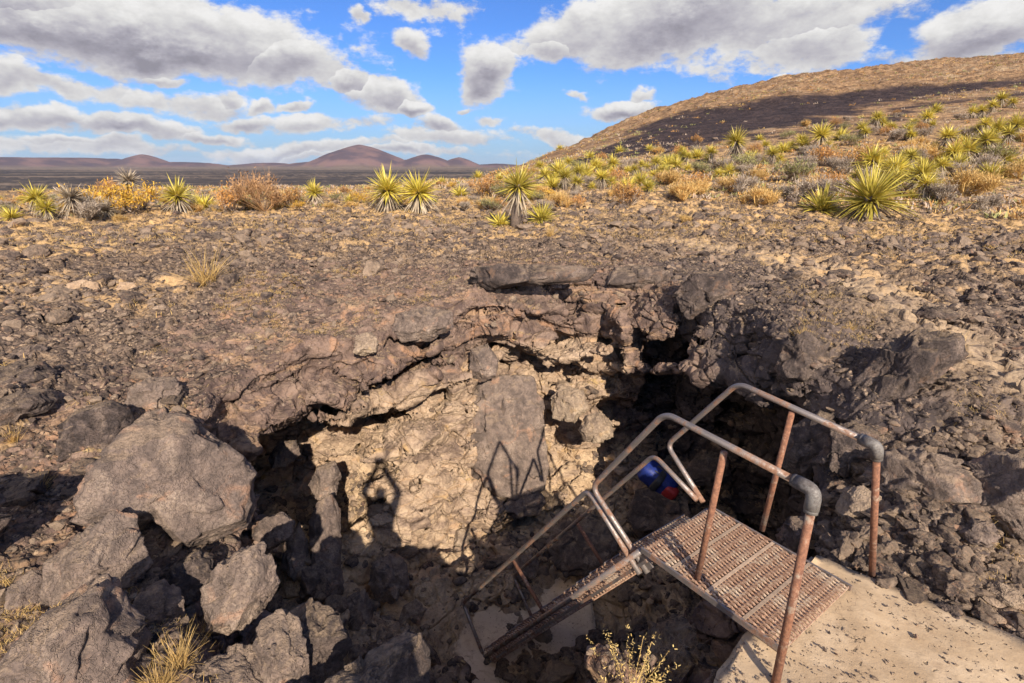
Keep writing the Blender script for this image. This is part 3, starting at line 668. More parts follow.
def hero(outline, Y, label, name='boulder', mat='boulder', thick=.8, seed=1, tilt=0, sub=6, planes=9, fine=.028, group=None, lean=0, push=.2):
    """boulder with the outline `outline` (pixels) at distance Y; thick = depth relative to its mean width"""
    pts = np.array(outline, float); c = (pts.min(0) + pts.max(0)) / 2
    hit = seen(float(np.clip(c[0], 2, 1020)), float(np.clip(c[1], 0, 681)))
    nxt = np.roll(pts, -1, 0); pts = np.concatenate([pts + (nxt - pts) * t for t in np.linspace(0, 1, 16, endpoint=False)])
    size_ = (np.ptp(pts[:, 0]) + np.ptp(pts[:, 1])) / 4 * (Y * CP + 1.2) / F
    if hit is not None and Y > hit[0].y - push * size_: Y = max(hit[0].y - push * size_, .6)
    cen = P(c[0], c[1], Y)
    dpt = cen.y * CP - cen.z * SP; k = dpt / F
    rel = (pts - c) * k; rel[:, 1] *= -1
    ang = np.arctan2(rel[:, 1], rel[:, 0]); rad = np.hypot(rel[:, 0], rel[:, 1]); o = np.argsort(ang); ang, rad = ang[o], rad[o]
    ang = np.concatenate([ang - 2 * math.pi, ang, ang + 2 * math.pi]); rad = np.tile(rad, 3)
    V, Fc = rock_shape(sub, seed, planes + 8, .02, min(max(fine * .75, .014), .026), .68)
    va = np.arctan2(V[:, 1], V[:, 0]); vr = np.hypot(V[:, 0], V[:, 1]); bi = ((va + math.pi) / (2 * math.pi) * 48).astype(int) % 48
    mx = np.array([vr[bi == q].max() for q in range(48)]); mx = (np.roll(mx, 1) + 2 * mx + np.roll(mx, -1)) / 4; mx = np.maximum(mx, .4)
    cenb = (np.arange(-1, 49) + .5) / 48 * 2 * math.pi - math.pi; mxe = np.concatenate([[mx[-1]], mx, [mx[0]]])
    R = .96 * np.interp(va, ang, rad) / np.interp(va, cenb, mxe)
    mw = rad.mean() * thick
    L = np.stack([V[:, 0] * R, V[:, 1] * R, V[:, 2] * mw], 1)
    z = Vector(cen).normalized(); xr = z.cross(Vector((0, 0, 1))).normalized(); yu = xr.cross(z)
    Mx = np.array([xr, yu, -z]); Wd = L @ Mx
    ob = mesh_np(name, Wd, Fc, M[mat], smooth=True, loc=cen)
    tag(ob, label, 'boulder' if name == 'boulder' else name.replace('_', ' '), group); return ob
import time as _t; print('T terrain', _t.perf_counter())
# ---- the rocks one can tell apart
hero([(90,475),(108,446),(140,416),(165,404),(188,405),(208,432),(228,458),(249,480),(250,502),(245,535),(235,556),(205,558),(172,558),(160,538),(148,517),(118,520),(86,492)], 4.35, 'huge grey-brown boulder with a smooth broken face beside the pit mouth', thick=.5, seed=3, planes=6, fine=.014, push=.42)
hero([(64,440),(70,415),(90,403),(118,402),(136,416),(130,440),(112,462),(82,474),(64,462)], 4.9, 'dark rounded boulder leaning on the huge grey-brown boulder', mat='dark', seed=4)
hero([(128,400),(135,382),(155,375),(176,380),(182,396),(178,414),(150,418),(132,414)], 5.2, 'blunt grey boulder above the huge boulder at the pit rim', seed=5, mat='boulder')
hero([(45,570),(58,545),(90,528),(125,518),(141,532),(139,560),(142,588),(118,601),(90,615),(60,618),(48,596)], 3.0, 'sandy-faced block between the huge boulder and the bottom corner boulder', mat='boulder', seed=6, thick=.8, planes=6)
hero([(-40,680),(5,650),(35,628),(78,610),(120,601),(134,612),(132,640),(142,690),(120,740),(40,760),(-30,730)], 2.35, 'large pinkish knobbly boulder in the bottom left corner', seed=7, mat='boulder', planes=5, fine=.035)
hero([(133,600),(148,583),(170,582),(182,600),(180,628),(160,638),(138,626)], 3.15, 'shaded reddish rock wedged beside the sandy-faced block', seed=8)
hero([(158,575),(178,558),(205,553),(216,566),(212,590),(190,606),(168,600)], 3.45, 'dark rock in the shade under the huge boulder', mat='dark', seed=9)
hero([(206,575),(226,556),(250,548),(270,552),(277,575),(278,598),(258,618),(228,632),(203,620)], 3.0, 'rough cream-streaked rock at the edge of the pit shade', mat='boulder', seed=10, planes=10, fine=.04)
hero([(255,640),(268,616),(292,610),(306,628),(308,660),(304,700),(270,712),(252,680)], 2.45, 'rough upright block by the pit edge at the bottom of the photo', mat='boulder', seed=11, fine=.045)
hero([(192,672),(215,652),(245,648),(268,662),(272,700),(240,730),(200,720)], 2.3, 'coarse brown block at the bottom edge left of the upright one', mat='boulder', seed=12, fine=.045)
hero([(310,690),(330,668),(372,655),(410,645),(436,645),(440,668),(430,720),(340,750),(305,730)], 2.15, 'dark purple slab of lava at the bottom edge of the pit', mat='dark', seed=13, fine=.03)
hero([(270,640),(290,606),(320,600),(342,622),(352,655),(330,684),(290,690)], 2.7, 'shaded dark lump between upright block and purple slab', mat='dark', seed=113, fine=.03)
hero([(8,600),(16,578),(38,570),(52,580),(55,600),(40,616),(18,618)], 3.1, 'small tan rock left of the sandy-faced block', mat='boulder', seed=14)
hero([(-20,390),(2,366),(22,361),(42,366),(51,380),(50,392),(20,397)], 5.9, 'low dark mound at the left edge, upper of the pair', mat='dark', seed=15)
hero([(-22,418),(0,396),(25,390),(45,396),(51,410),(40,420),(0,424)], 5.2, 'low dark mound at the left edge, lower of the pair', mat='dark', seed=16)
hero([(8,356),(20,346),(38,345),(48,352),(46,361),(24,363)], 6.6, 'small grey mound above the pair of dark mounds', mat='boulder', seed=17)
hero([(65,292),(70,282),(84,279),(96,284),(97,294),(80,297)], 9.2, 'pale tan block on the dark stony flat', mat='tan', seed=18)
hero([(116,290),(122,281),(134,283),(136,291),(124,294)], 9.2, 'small pale rock right of the pale tan block', mat='tan', seed=19)
o_ = mesh_np('boulder', rock_shape(6, 77, 9, .05, .03, .74)[0] * .48, ICO[6][1], M['boulder'], smooth=True, loc=(-3.8, 2.7, -2.12)); tag(o_, 'boulder just past the left edge that shades the rubble there', 'boulder')
# far rim slabs
hero([(466,284),(470,266),(500,263),(545,264),(592,265),(598,272),(588,281),(560,284),(520,286),(484,292)], 8.35, 'long flat dark slab on the far rim of the pit', mat='dark', seed=20, thick=.35, planes=5, fine=.02)
hero([(602,288),(610,268),(640,264),(668,270),(672,284),(640,292)], 8.9, 'broken dark slab right of the long flat slab', mat='dark', seed=21, thick=.5)
hero([(388,330),(396,312),(430,305),(455,312),(456,330),(430,343),(400,342)], 7.2, 'smooth purple-grey bulge on the left part of the rim', mat='boulder', seed=22, thick=.6)
hero([(352,352),(356,334),(372,331),(380,342),(376,354),(362,357)], 6.6, 'small cream rock on the left slope of the rim', mat='pale', seed=23)
# the far wall
hero([(455,440),(456,405),(470,380),(500,372),(535,372),(546,400),(547,440),(552,470),(545,492),(520,500),(490,497),(470,478)], 7.75, 'tall smooth slab leaning on the far wall of the pit', mat='boulder', seed=24, thick=.42, planes=3, fine=.034, push=.1)
hero([(578,432),(584,416),(600,410),(612,420),(615,436),(600,444),(584,443)], 7.6, 'sunlit round rock at the foot of the far wall', mat='pale', seed=25)
hero([(468,376),(470,348),(488,342),(500,360),(497,378),(480,384)], 8.1, 'narrow upright rock above the leaning slab', mat='boulder', seed=26, thick=.6)
hero([(548,400),(560,384),(584,388),(590,408),(575,424),(552,420)], 8.1, 'blocky tan rock right of the leaning slab', mat='pale', seed=27)
hero([(500,510),(512,488),(535,484),(548,500),(540,515),(515,520)], 7.3, 'dusty rock below the leaning slab', mat='boulder', seed=28)
hero([(452,545),(456,530),(468,527),(474,540),(466,552)], 6.9, 'white-topped stone at the foot of the far wall', mat='pale', seed=29)
# left hollow
hero([(308,560),(310,520),(322,500),(338,494),(344,512),(341,545),(336,572),(318,580)], 5.6, 'tall pointed grey rock standing in the left hollow', mat='boulder', seed=30, thick=.5, planes=6, fine=.014)
hero([(280,560),(288,535),(304,524),(310,545),(306,575),(290,583)], 5.4, 'pointed rock left of the tall one in the hollow', mat='boulder', seed=31, thick=.5)
hero([(252,530),(262,515),(285,514),(296,528),(290,545),(265,547)], 5.9, 'round shaded rock under the left overhang', seed=32)
hero([(268,455),(280,440),(298,442),(300,458),(285,468),(270,466)], 6.8, 'brown rock high inside the left overhang', seed=33)
hero([(308,482),(320,464),(338,462),(342,480),(334,498),(315,500)], 6.3, 'slanting rock inside the left hollow below the lit wall', seed=34)
hero([(368,580),(372,560),(392,553),(408,562),(410,590),(395,602),(374,598)], 5.6, 'square brown rock on the left pit floor', seed=35, thick=.9)
hero([(396,622),(404,605),(418,600),(428,612),(418,626),(404,634)], 5.2, 'brick-shaped stone on the pit floor beside the concrete slab', mat='pale', seed=36, thick=.7, planes=6)
hero([(298,592),(305,565),(330,560),(345,575),(342,600),(318,612)], 5.1, 'grey rock below the pair of pointed rocks', seed=37)
hero([(336,620),(344,596),(368,592),(376,612),(366,640),(344,640)], 4.9, 'rounded rock at the bottom of the left slope', seed=38)
# floor and right
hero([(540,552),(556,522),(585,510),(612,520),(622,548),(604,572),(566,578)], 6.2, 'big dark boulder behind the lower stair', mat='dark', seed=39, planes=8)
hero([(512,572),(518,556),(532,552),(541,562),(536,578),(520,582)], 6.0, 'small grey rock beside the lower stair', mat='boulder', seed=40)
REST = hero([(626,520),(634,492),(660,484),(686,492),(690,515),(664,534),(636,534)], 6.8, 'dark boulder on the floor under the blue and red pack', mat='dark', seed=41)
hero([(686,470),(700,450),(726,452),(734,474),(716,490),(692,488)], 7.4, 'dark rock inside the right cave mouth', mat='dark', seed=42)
hero([(868,500),(880,462),(905,448),(945,448),(972,462),(975,490),(950,506),(905,508),(880,518)], 3.75, 'large grey boulder on the bank above the concrete', mat='boulder', seed=43, planes=8, fine=.035)
hero([(962,520),(966,480),(985,456),(1015,448),(1050,458),(1060,510),(1040,545),(1000,540)], 3.45, 'rough boulder at the right edge of the photo', mat='boulder', seed=44, fine=.04)
hero([(838,515),(842,492),(858,484),(876,490),(880,512),(868,528),(848,530)], 3.7, 'tan-stained rock behind the far rail post', mat='pale', seed=45)
hero([(778,545),(786,520),(805,513),(820,525),(822,548),(806,558),(786,557)], 3.75, 'brown rock at the corner of the concrete behind the landing', mat='boulder', seed=46)
hero([(964,540),(970,520),(988,518),(996,530),(990,545),(974,548)], 3.3, 'flat grey stone above the rubble right of the concrete', mat='boulder', seed=47)
hero([(985,600),(992,584),(1012,583),(1022,594),(1016,606),(996,608)], 2.85, 'pale flat stone in the rubble right of the concrete', mat='pale', seed=48)
hero([(862,395),(878,350),(905,326),(945,322),(950,345),(925,385),(900,420),(872,424)], 4.7, 'long dark lump of lava on the right bank', mat='dark', seed=49, planes=10, fine=.045)
hero([(778,375),(782,345),(800,328),(825,338),(828,365),(808,385),(788,388)], 5.6, 'curled lump of dark lava on the right rim', mat='dark', seed=50, planes=9, fine=.05)
hero([(916,318),(922,308),(940,305),(956,310),(954,320),(932,324)], 6.3, 'dark stone lying alone on the tan track', mat='dark', seed=51)
hero([(822,470),(830,430),(850,415),(872,425),(872,460),(850,480)], 4.2, 'craggy dark boulder above the tan-stained rock', mat='dark', seed=52, fine=.05)
hero([(780,470),(790,430),(812,405),(838,412),(832,450),(808,486)], 4.6, 'steep dark rock face beside the cave mouth', mat='dark', seed=53, fine=.05)
hero([(672,300),(690,272),(720,268),(738,290),(722,318),(690,322)], 7.8, 'grey block at the top of the shaded corner', mat='dark', seed=54, fine=.04)

# ---- loose stones scattered over the surfaces
def sample(V, Fc, n, wfun, r):
    a = V[Fc]; c = a.mean(1); nn = np.cross(a[:, 2] - a[:, 0], a[:, 3] - a[:, 1]); ar = np.linalg.norm(nn, axis=1); nn = nn / (ar[:, None] + 1e-12)
    w = ar * wfun(c, nn); w = np.maximum(w, 0); w = w / w.sum(); k = r.choice(len(Fc), n, p=w); u, v = r.random((2, n, 1))
    q = a[k]; p = (q[:, 0] * (1 - u) + q[:, 1] * u) * (1 - v) + (q[:, 3] * (1 - u) + q[:, 2] * u) * v
    return p, nn[k]
def screen(p):
    dpt = p[:, 1] * CP - p[:, 2] * SP; up = p[:, 1] * SP + p[:, 2] * CP
    return CX + F * p[:, 0] / dpt, CY - F * up / dpt, dpt
VF, QF = V, Q
r1 = np.random.default_rng(11)
PADP = [(2.18, 3.16), (3.02, 2.43), (6.2, -.4), (5.0, -2.5), (1.0, -2.5), (.98, 1.9), (1.12, 2.2), (1.36, 2.45)]
def w_pit(c, n):
    d = h_near(c[:, 0], c[:, 1]) - c[:, 2]; flt = sstep(n[:, 2], .55, .8); dist = np.linalg.norm(c, axis=1)
    fb = fbm(c, 1.1, 3, .5, 200); fb2 = sstep(fb, -.25, .3) * .9 + .1
    rub = (c[:, 0] > 2.3) & (c[:, 1] < 4.0) & (poly_sd(c[:, 0], c[:, 1], PADP) < 0)
    dens = np.where(d < .5, 1.0 + fb2 * 1.2, 1.2) / dist ** 1.1
    dens = dens * (1 - .8 * path_m(c[:, 0], c[:, 1])) * (1 - .5 * (c[:, 0] > -3.0) * (c[:, 0] < 1.9) * (c[:, 1] > 4.8) * (d < .8)) * (1 + 3.5 * rub)
    fz = c[:, 2] - idw(FP, c[:, 0], c[:, 1], 3, .3)
    dens = dens * np.where((d > .5) & (fz > .45), .04, np.where(d > .8, .22 + 1.0 * (fbm(c, 1.2, 2, .5, 240) > .05), 1.0))
    return flt * dens * (poly_sd(c[:, 0], c[:, 1], PADP) < .05)
def w_gr(c, n):
    dist = np.linalg.norm(c, axis=1); a = c[:, 0] / np.maximum(c[:, 1], .1)
    fb = sstep(fbm(c, .6, 3, .5, 210), -.3, .35) + .15
    inb = (c[:, 0] > BX0 - .05) & (c[:, 0] < BX1 + .05) & (c[:, 1] > BY0 - .05) & (c[:, 1] < BY1 + .05)
    fb = fb * (1 - .8 * path_m(c[:, 0], c[:, 1]))
    return (dist > 2) * (dist < 60) * (np.abs(a) < 1.5) * (c[:, 1] > .5) * fb / dist ** 2.1 * (~inb) * (1 - .6 * sstep(dist, 16, 20))
pA, nA_ = sample(VF, QF, 30000, w_pit, r1); pB, nB_ = sample(GVV, GFF, 42000, w_gr, r1)
pos = np.concatenate([pA, pB]); dist = np.linalg.norm(pos, axis=1)
size = np.exp(r1.normal(math.log(.0125), .76, len(pos))) * np.clip(dist / 5.5, .75, 2.6)
rubm = (pos[:, 0] > 2.3) & (pos[:, 1] < 4) & (pos[:, 1] > .5) & (pos[:, 0] < 6); size[rubm] = np.clip(size[rubm] * 1.5, .02, .10)
depthp = h_near(pos[:, 0], pos[:, 1]) - pos[:, 2]; flm = (np.arange(len(pos)) < len(pA)) & (depthp > 1.2); size[flm] = np.clip(size[flm] * 2.1, .015, .2)
nbig = 3; size[(dist > 6.5) & (dist < 14)] *= .75; size = np.clip(size, .008, .26)
sx, sy, dp = screen(pos); pxs = size * F / dp * ((sx > -10) & (sx < 1034) & (sy > 120) & (sy < 690) & (dp > 0))
order = np.argsort(-pxs)
big = []
for k in order[:1500]:
    p = Vector(pos[k]) + Vector((0, 0, size[k] * .9)); d = p.length; h = B_P.ray_cast(Vector((0, 0, 0)), p.normalized())
    if h[0] is None or h[3] > d - size[k] * 1.2: big.append(k)
    if len(big) >= 240: break
bigs = set(big)
MESHES = []
for k in range(14):
    Vr, Fr = rock_shape(5, 300 + k, 11, .12, .022, .60)
    Vr = Vr * np.array([1, r1.uniform(.65, .95), r1.uniform(.45, .7)])
    o = mesh_np('rock', Vr, Fr, M['rubble'], smooth=True, attrs={'tint': np.full(len(Vr), r1.random())}); MESHES.append(o.data); bpy.data.objects.remove(o)
KIND = {0: ('angular lava stone lying on the dark stony flat', 'loose stones on the flat ground'),
        1: ('loose stone on the shaded floor and slopes of the pit', 'loose stones inside the pit'),
        2: ('broken stone in the rubble beside the concrete pad', 'rubble stones beside the concrete pad')}
for k in big:
    o = bpy.data.objects.new('rock', MESHES[r1.integers(14)]); COL.objects.link(o); s = size[k]
    o.location = pos[k] + np.array([0, 0, s * .12]); o.scale = (s * 1.25,) * 3; o.rotation_euler = (r1.uniform(-.35, .35), r1.uniform(-.35, .35), r1.uniform(0, 6.3))
    kd = 2 if rubm[k] else (1 if flm[k] else 0); tag(o, KIND[kd][0], 'stone', KIND[kd][1])
def bake(idx, sub, nvar, seed):
    """many stones as one mesh"""
    base = [rock_shape(sub, seed + q, 7, .3, .03, .56) for q in range(nvar)]; Vs, Fs, Ts = [], [], []; off = 0
    which = r1.integers(nvar, size=len(idx))
    for q in range(nvar):
        ids = idx[which == q]; m = len(ids)
        if not m: continue
        bv, bf = base[q]; s = size[ids]; sc = np.stack([s * r1.uniform(.9, 1.3, m), s * r1.uniform(.65, 1, m), s * r1.uniform(.4, .8, m)], 1)
        a, b, c = r1.uniform(0, 6.28, m), r1.uniform(-.5, .5, m), r1.uniform(-.5, .5, m)
        ca, sa, cb, sb, cc, sc_ = np.cos(a), np.sin(a), np.cos(b), np.sin(b), np.cos(c), np.sin(c); o_ = np.zeros(m); i_ = np.ones(m)
        Rz = np.stack([np.stack([ca, -sa, o_], 1), np.stack([sa, ca, o_], 1), np.stack([o_, o_, i_], 1)], 1)
        Rx = np.stack([np.stack([i_, o_, o_], 1), np.stack([o_, cb, -sb], 1), np.stack([o_, sb, cb], 1)], 1)
        Ry = np.stack([np.stack([cc, o_, sc_], 1), np.stack([o_, i_, o_], 1), np.stack([-sc_, o_, cc], 1)], 1)
        R = Rz @ Rx @ Ry; v = np.einsum('mij,mvj->mvi', R, bv[None] * sc[:, None, :]) + pos[ids][:, None, :] + np.array([0, 0, 1]) * (s * .12)[:, None, None]
        Vs.append(v.reshape(-1, 3)); Fs.append((bf[None] + (np.arange(m) * len(bv))[:, None, None]).reshape(-1, 3) + off); Ts.append(np.repeat(r1.random(m), len(bv))); off += m * len(bv)
    return np.concatenate(Vs), np.concatenate(Fs), np.concatenate(Ts)
rest = np.array([k for k in order if k not in bigs])
n1 = 9000
v1, f1_, t1 = bake(rest[:n1], 2, 12, 500); v2, f2_, t2 = bake(rest[n1:], 1, 12, 600)
g = mesh_np('loose_gravel', np.concatenate([v1, v2]), np.concatenate([f1_, f2_ + len(v1)]), M['rubble'], attrs={'tint': np.concatenate([t1, t2])})
tag(g, 'dark and tan lava gravel strewn over the ground', 'gravel', kind='stuff')
print('T rocks', _t.perf_counter())

# ------------------------------------------------------------------ concrete
def concrete_mat(name, a, b):
    m = bpy.data.materials.new(name); m.use_nodes = True; t = m.node_tree; t.nodes.clear(); N = NT(t); v = N.n('ShaderNodeTexCoord').outputs['Object']
    n1 = N.noise(v, 1.6, 5, .6, .5); n2 = N.noise(v, 14, 5, .65); n3 = N.noise(v, 90, 3, .7)
    c = N.mix(N.sm(n1, .35, .65), a, b); c = N.mix(N.m('MULTIPLY', N.sm(n2, .5, .7), .35), c, tuple(x * .6 for x in a))
    cr = N.n('ShaderNodeTexVoronoi', feature='DISTANCE_TO_EDGE', i_Scale=.9, i_Vector=N.vm('ADD', v, N.noise(v, 3, 5, .7, 0, 1))).outputs[0]
    c = N.mix(N.m('MULTIPLY', N.sm(cr, .006, .0015), .6), c, (.10, .07, .05)); c = N.mix(N.m('MULTIPLY', N.sm(N.noise(v, 3.2, 6, .7, 1), .52, .66), .45), c, (.30, .20, .12))
    pit = N.sm(N.noise(v, 26, 3, .5, .3), .645, .70); c = N.mix(N.m('MULTIPLY', pit, .75), c, (.10, .07, .045))
    c = N.mix(N.m('MULTIPLY', N.sm(n3, .55, .75), .3), c, (.12, .085, .06))
    h = N.m('SUBTRACT', N.m('ADD', N.m('MULTIPLY', n2, .5), N.m('MULTIPLY', n3, .12)), N.m('MULTIPLY', pit, .8))
    bp = N.n('ShaderNodeBump', i_Strength=.7, i_Distance=.015, i_Height=h)
    bs = N.n('ShaderNodeBsdfPrincipled', i_Base_Color=c, i_Roughness=.9, i_Normal=bp.outputs[0]); bs.inputs['Specular IOR Level'].default_value = .2
    N.n('ShaderNodeOutputMaterial', i_Surface=bs.outputs[0]); return m
M['conc'] = concrete_mat('dusty_concrete', (.36, .255, .155), (.50, .375, .245))
M['conc2'] = concrete_mat('lightened_concrete', (.50, .375, .25), (.58, .44, .30))  # colour lightened to make up for the dim light at the pit bottom
def slab(name, poly, z, th, mat, wob=.012, seed=0):
    bm = bmesh.new(); vs = [bm.verts.new((x, y, z)) for x, y in poly]; f = bm.faces.new(vs); f.normal_update()
    if f.normal.z < 0: bmesh.ops.reverse_faces(bm, faces=[f])
    ret = bmesh.ops.extrude_face_region(bm, geom=[f]); dn = [v for v in ret['geom'] if isinstance(v, bmesh.types.BMVert)]
    top = [v for v in bm.verts if v not in dn]
    for v in top: v.co.z -= th
    bmesh.ops.recalc_face_normals(bm, faces=bm.faces)
    bmesh.ops.bevel(bm, geom=[e for e in bm.edges], offset=.03, segments=3, affect='EDGES')
    bmesh.ops.triangulate(bm, faces=bm.faces)
    for _ in range(5): 
        lg = [e for e in bm.edges if e.calc_length() > .13]
        if not lg: break
        bmesh.ops.subdivide_edges(bm, edges=lg, cuts=1); bmesh.ops.triangulate(bm, faces=[q for q in bm.faces if len(q.verts) > 3])
    co_ = np.array([v.co[:] for v in bm.verts], np.float32); dz = fbm(co_, 3, 4, .6, seed) * wob * 2.0
    for v, a in zip(bm.verts, dz): v.co += v.normal * float(a)
    me = bpy.data.meshes.new(name); bm.to_mesh(me); bm.free(); me.materials.append(mat)
    for p in me.polygons: p.use_smooth = True
    o = bpy.data.objects.new(name, me); COL.objects.link(o); return o
tag(slab('concrete_pad', PADP, -2.645, .42, M['conc'], seed=3), 'pale sandy concrete pad at the head of the metal stair', 'concrete pad')
FZ = -5.66
ft = [PZ(470, 575, FZ)[:2], PZ(585, 552, FZ)[:2], PZ(610, 720, FZ)[:2], PZ(436, 720, FZ)[:2]]
tag(slab('concrete_footing', ft, FZ, .5, M['conc2'], seed=5), 'shaded concrete footing slab under the foot of the stair', 'concrete slab')
# grit on the pad
gp = []
while len(gp) < 6500:
    x, y = r1.uniform(.9, 4.2), r1.uniform(.2, 3.2)
    gp.append((x, y))
gp = np.array(gp); gp = gp[poly_sd(gp[:, 0], gp[:, 1], PADP) > .03]; q3 = np.stack([gp[:, 0], gp[:, 1], np.zeros(len(gp))], 1); gp = gp[(fbm(q3, 2.2, 4, .6, 77) + .22 * r1.normal(size=len(gp)) > -.08)]
pos = np.concatenate([pos, np.stack([gp[:, 0], gp[:, 1], np.full(len(gp), -2.64)], 1)]); size = np.concatenate([size, np.exp(r1.normal(math.log(.0062), .5, len(gp)))])
va, fa, ta = bake(np.arange(len(pos) - len(gp), len(pos)), 1, 8, 700)
tag(mesh_np('grit', va, fa, M['rubble'], attrs={'tint': ta}), 'small dark grit scattered on the concrete pad', 'grit', kind='stuff')

# ------------------------------------------------------------------ the metal stair
def metal_mat(name, rust1, rust2, steel, amt, rough=.6, metal=.35):
    m = bpy.data.materials.new(name); m.use_nodes = True; t = m.node_tree; t.nodes.clear(); N = NT(t); v = N.n('ShaderNodeTexCoord').outputs['Object']
    n1 = N.noise(v, 5, 5, .65, .6); n2 = N.noise(v, 45, 5, .7); n3 = N.noise(v, 140, 3, .7)
    r = N.mix(N.sm(n2, .35, .65), rust1, rust2); f = N.sm(N.m('ADD', n1, N.m('MULTIPLY', N.m('SUBTRACT', n2, .5), .5)), amt - .09, amt + .09)
    c = N.mix(f, r, steel); c = N.mix(N.m('MULTIPLY', N.sm(n3, .5, .7), .3), c, (.06, .035, .025))
    bp = N.n('ShaderNodeBump', i_Strength=.35, i_Distance=.004, i_Height=N.m('ADD', n2, n3))
    bs = N.n('ShaderNodeBsdfPrincipled', i_Base_Color=c, i_Roughness=N.m('SUBTRACT', .85, N.m('MULTIPLY', f, .85 - rough)), i_Metallic=N.m('MULTIPLY', f, metal), i_Normal=bp.outputs[0])
    N.n('ShaderNodeOutputMaterial', i_Surface=bs.outputs[0]); return m
M['post'] = metal_mat('rusty_post', (.125, .052, .030), (.25, .110, .058), (.31, .25, .19), .64)
M['rail'] = metal_mat('worn_rail', (.16, .080, .048), (.25, .135, .080), (.24, .205, .185), .46, .42, .6)
M['grate'] = metal_mat('rusty_grating', (.20, .105, .065), (.37, .235, .155), (.46, .35, .25), .58, .7, .2)
M['fit'] = metal_mat('dull_fitting', (.065, .055, .050), (.12, .10, .09), (.19, .175, .16), .55, .6, .4)
M['dirt'] = plain('dirty_bar', (.34, .24, .165), .9, 0, .25, 30)
def tube(pts, r, seg=12, bend=.09, nb=6):
    """bent pipe: polyline with rounded corners; returns V, quads"""
    pts = [Vector(p) for p in pts]; path = [pts[0]]
    for i in range(1, len(pts) - 1):
        a, b, c = pts[i - 1], pts[i], pts[i + 1]; l = min(bend, (a - b).length * .45, (c - b).length * .45)
        p0 = b + (a - b).normalized() * l; p2 = b + (c - b).normalized() * l
        for k in range(nb + 1):
            t = k / nb; path.append(p0 * (1 - t) ** 2 + b * 2 * t * (1 - t) + p2 * t * t)
    path.append(pts[-1]); Vv = []; n = len(path); up = Vector((.3, .2, 1)).normalized()
    tang = [(path[min(i + 1, n - 1)] - path[max(i - 1, 0)]).normalized() for i in range(n)]
    x = tang[0].cross(up).normalized()
    rr_ = r if callable(r) else (lambda t: r)
    for i in range(n):
        x = (x - tang[i] * x.dot(tang[i])).normalized(); y = tang[i].cross(x); q = rr_(i / (n - 1))
        for k in range(seg):
            a = 2 * math.pi * k / seg; Vv.append(path[i] + (x * math.cos(a) + y * math.sin(a)) * q)
    Fq = [[i * seg + k, i * seg + (k + 1) % seg, (i + 1) * seg + (k + 1) % seg, (i + 1) * seg + k] for i in range(n - 1) for k in range(seg)]
    for e, b in ((0, path[0]), (n - 1, path[-1])):
        ci = len(Vv); Vv.append(b)
        for k in range(0, seg, 2):
            q = [e * seg + k, e * seg + k + 1, e * seg + (k + 2) % seg, ci]; Fq.append(q if e else q[::-1])
    return np.array([v[:] for v in Vv]), np.array(Fq)
class MB:
    def __init__(s): s.V = []; s.F = []; s.n = 0
    def add(s, V, Fq): s.V.append(np.asarray(V, float)); s.F.append(np.asarray(Fq) + s.n); s.n += len(V); return s
    def tube(s, *a, **k): return s.add(*tube(*a, **k))
    def box(s, o, ax, ay, az):                           # centre and three half-axis vectors
        o, ax, ay, az = map(lambda v: np.array(v[:], float), (o, ax, ay, az)); V = [o + i * ax + j * ay + k * az for i in (-1, 1) for j in (-1, 1) for k in (-1, 1)]
        Fq = [[0, 1, 3, 2], [4, 6, 7, 5], [0, 4, 5, 1], [2, 3, 7, 6], [0, 2, 6, 4], [1, 5, 7, 3]]
        return s.add(V, Fq)
    def build(s, name, mat, parent=None, smooth=True):
        o = mesh_np(name, np.concatenate(s.V), np.concatenate(s.F), mat, parent, smooth)
        return o
u3 = Vector((.585, -.811, 0)); w3 = Vector((.811, .585, 0)); z3 = Vector((0, 0, 1)); TH = math.radians(54.5)
d3 = -u3 * math.cos(TH) - z3 * math.sin(TH); n3_ = -u3 * math.sin(TH) + z3 * math.cos(TH)
D0 = Vector((.94, 3.15, -2.60)); WID = .80; LEN = 1.05
STAIR = empty('metal_staircase'); tag(STAIR, 'rusty steep metal stair with a grated landing going down into the pit', 'staircase')
def grating(o, along, across, la, lc, nrm, rows=3, nb=30, base=True):
    """plank of pressed slots: `along` is the long direction"""
    m = MB(); step = la / nb
    for r in range(rows):
        for k in range(nb):
            c = o + across * (lc * (r + .5) / rows) + along * (step * (k + .5 + (.5 if r % 2 else 0)) % la)
            tw = (random.random() - .5) * .25
            hh = lc / rows * .44; dirv_ = (across + along * (.10 + tw * .3)).normalized()
            # a strand bowed upwards: three short boxes
            m.box(c + nrm * .004, dirv_ * hh * .5, along * step * .20, nrm * .006)
            for sg in (-1, 1): m.box(c + dirv_ * sg * hh * .72 - nrm * .003, (dirv_ - nrm * .35 * sg).normalized() * hh * .30, along * step * .20, nrm * .005)
    for r in range(rows + 1): m.box(o + across * (lc * r / rows) + along * la / 2 - nrm * .010, along * la / 2, across * .0035, nrm * .006)
    return m
LAND = grating(D0 - z3 * 0, w3, u3, .01, .01, z3, 1, 1)
land = MB(); bed = MB()
land.box(D0 + u3 * LEN / 2 - z3 * .018 - w3 * .012, u3 * LEN / 2, w3 * .008, z3 * .020)
land.box(D0 + u3 * LEN / 2 - z3 * .018 + w3 * (WID + .012), u3 * LEN / 2, w3 * .008, z3 * .020)
LO = land.build('landing_frame', M['rail'], STAIR, False)
for k in range(4):
    g_ = grating(D0 + u3 * (LEN / 4 * k + .012), w3, u3, WID, LEN / 4 - .024, z3, 4, 26); g_.build('grating_plank', M['grate'], LO, False)
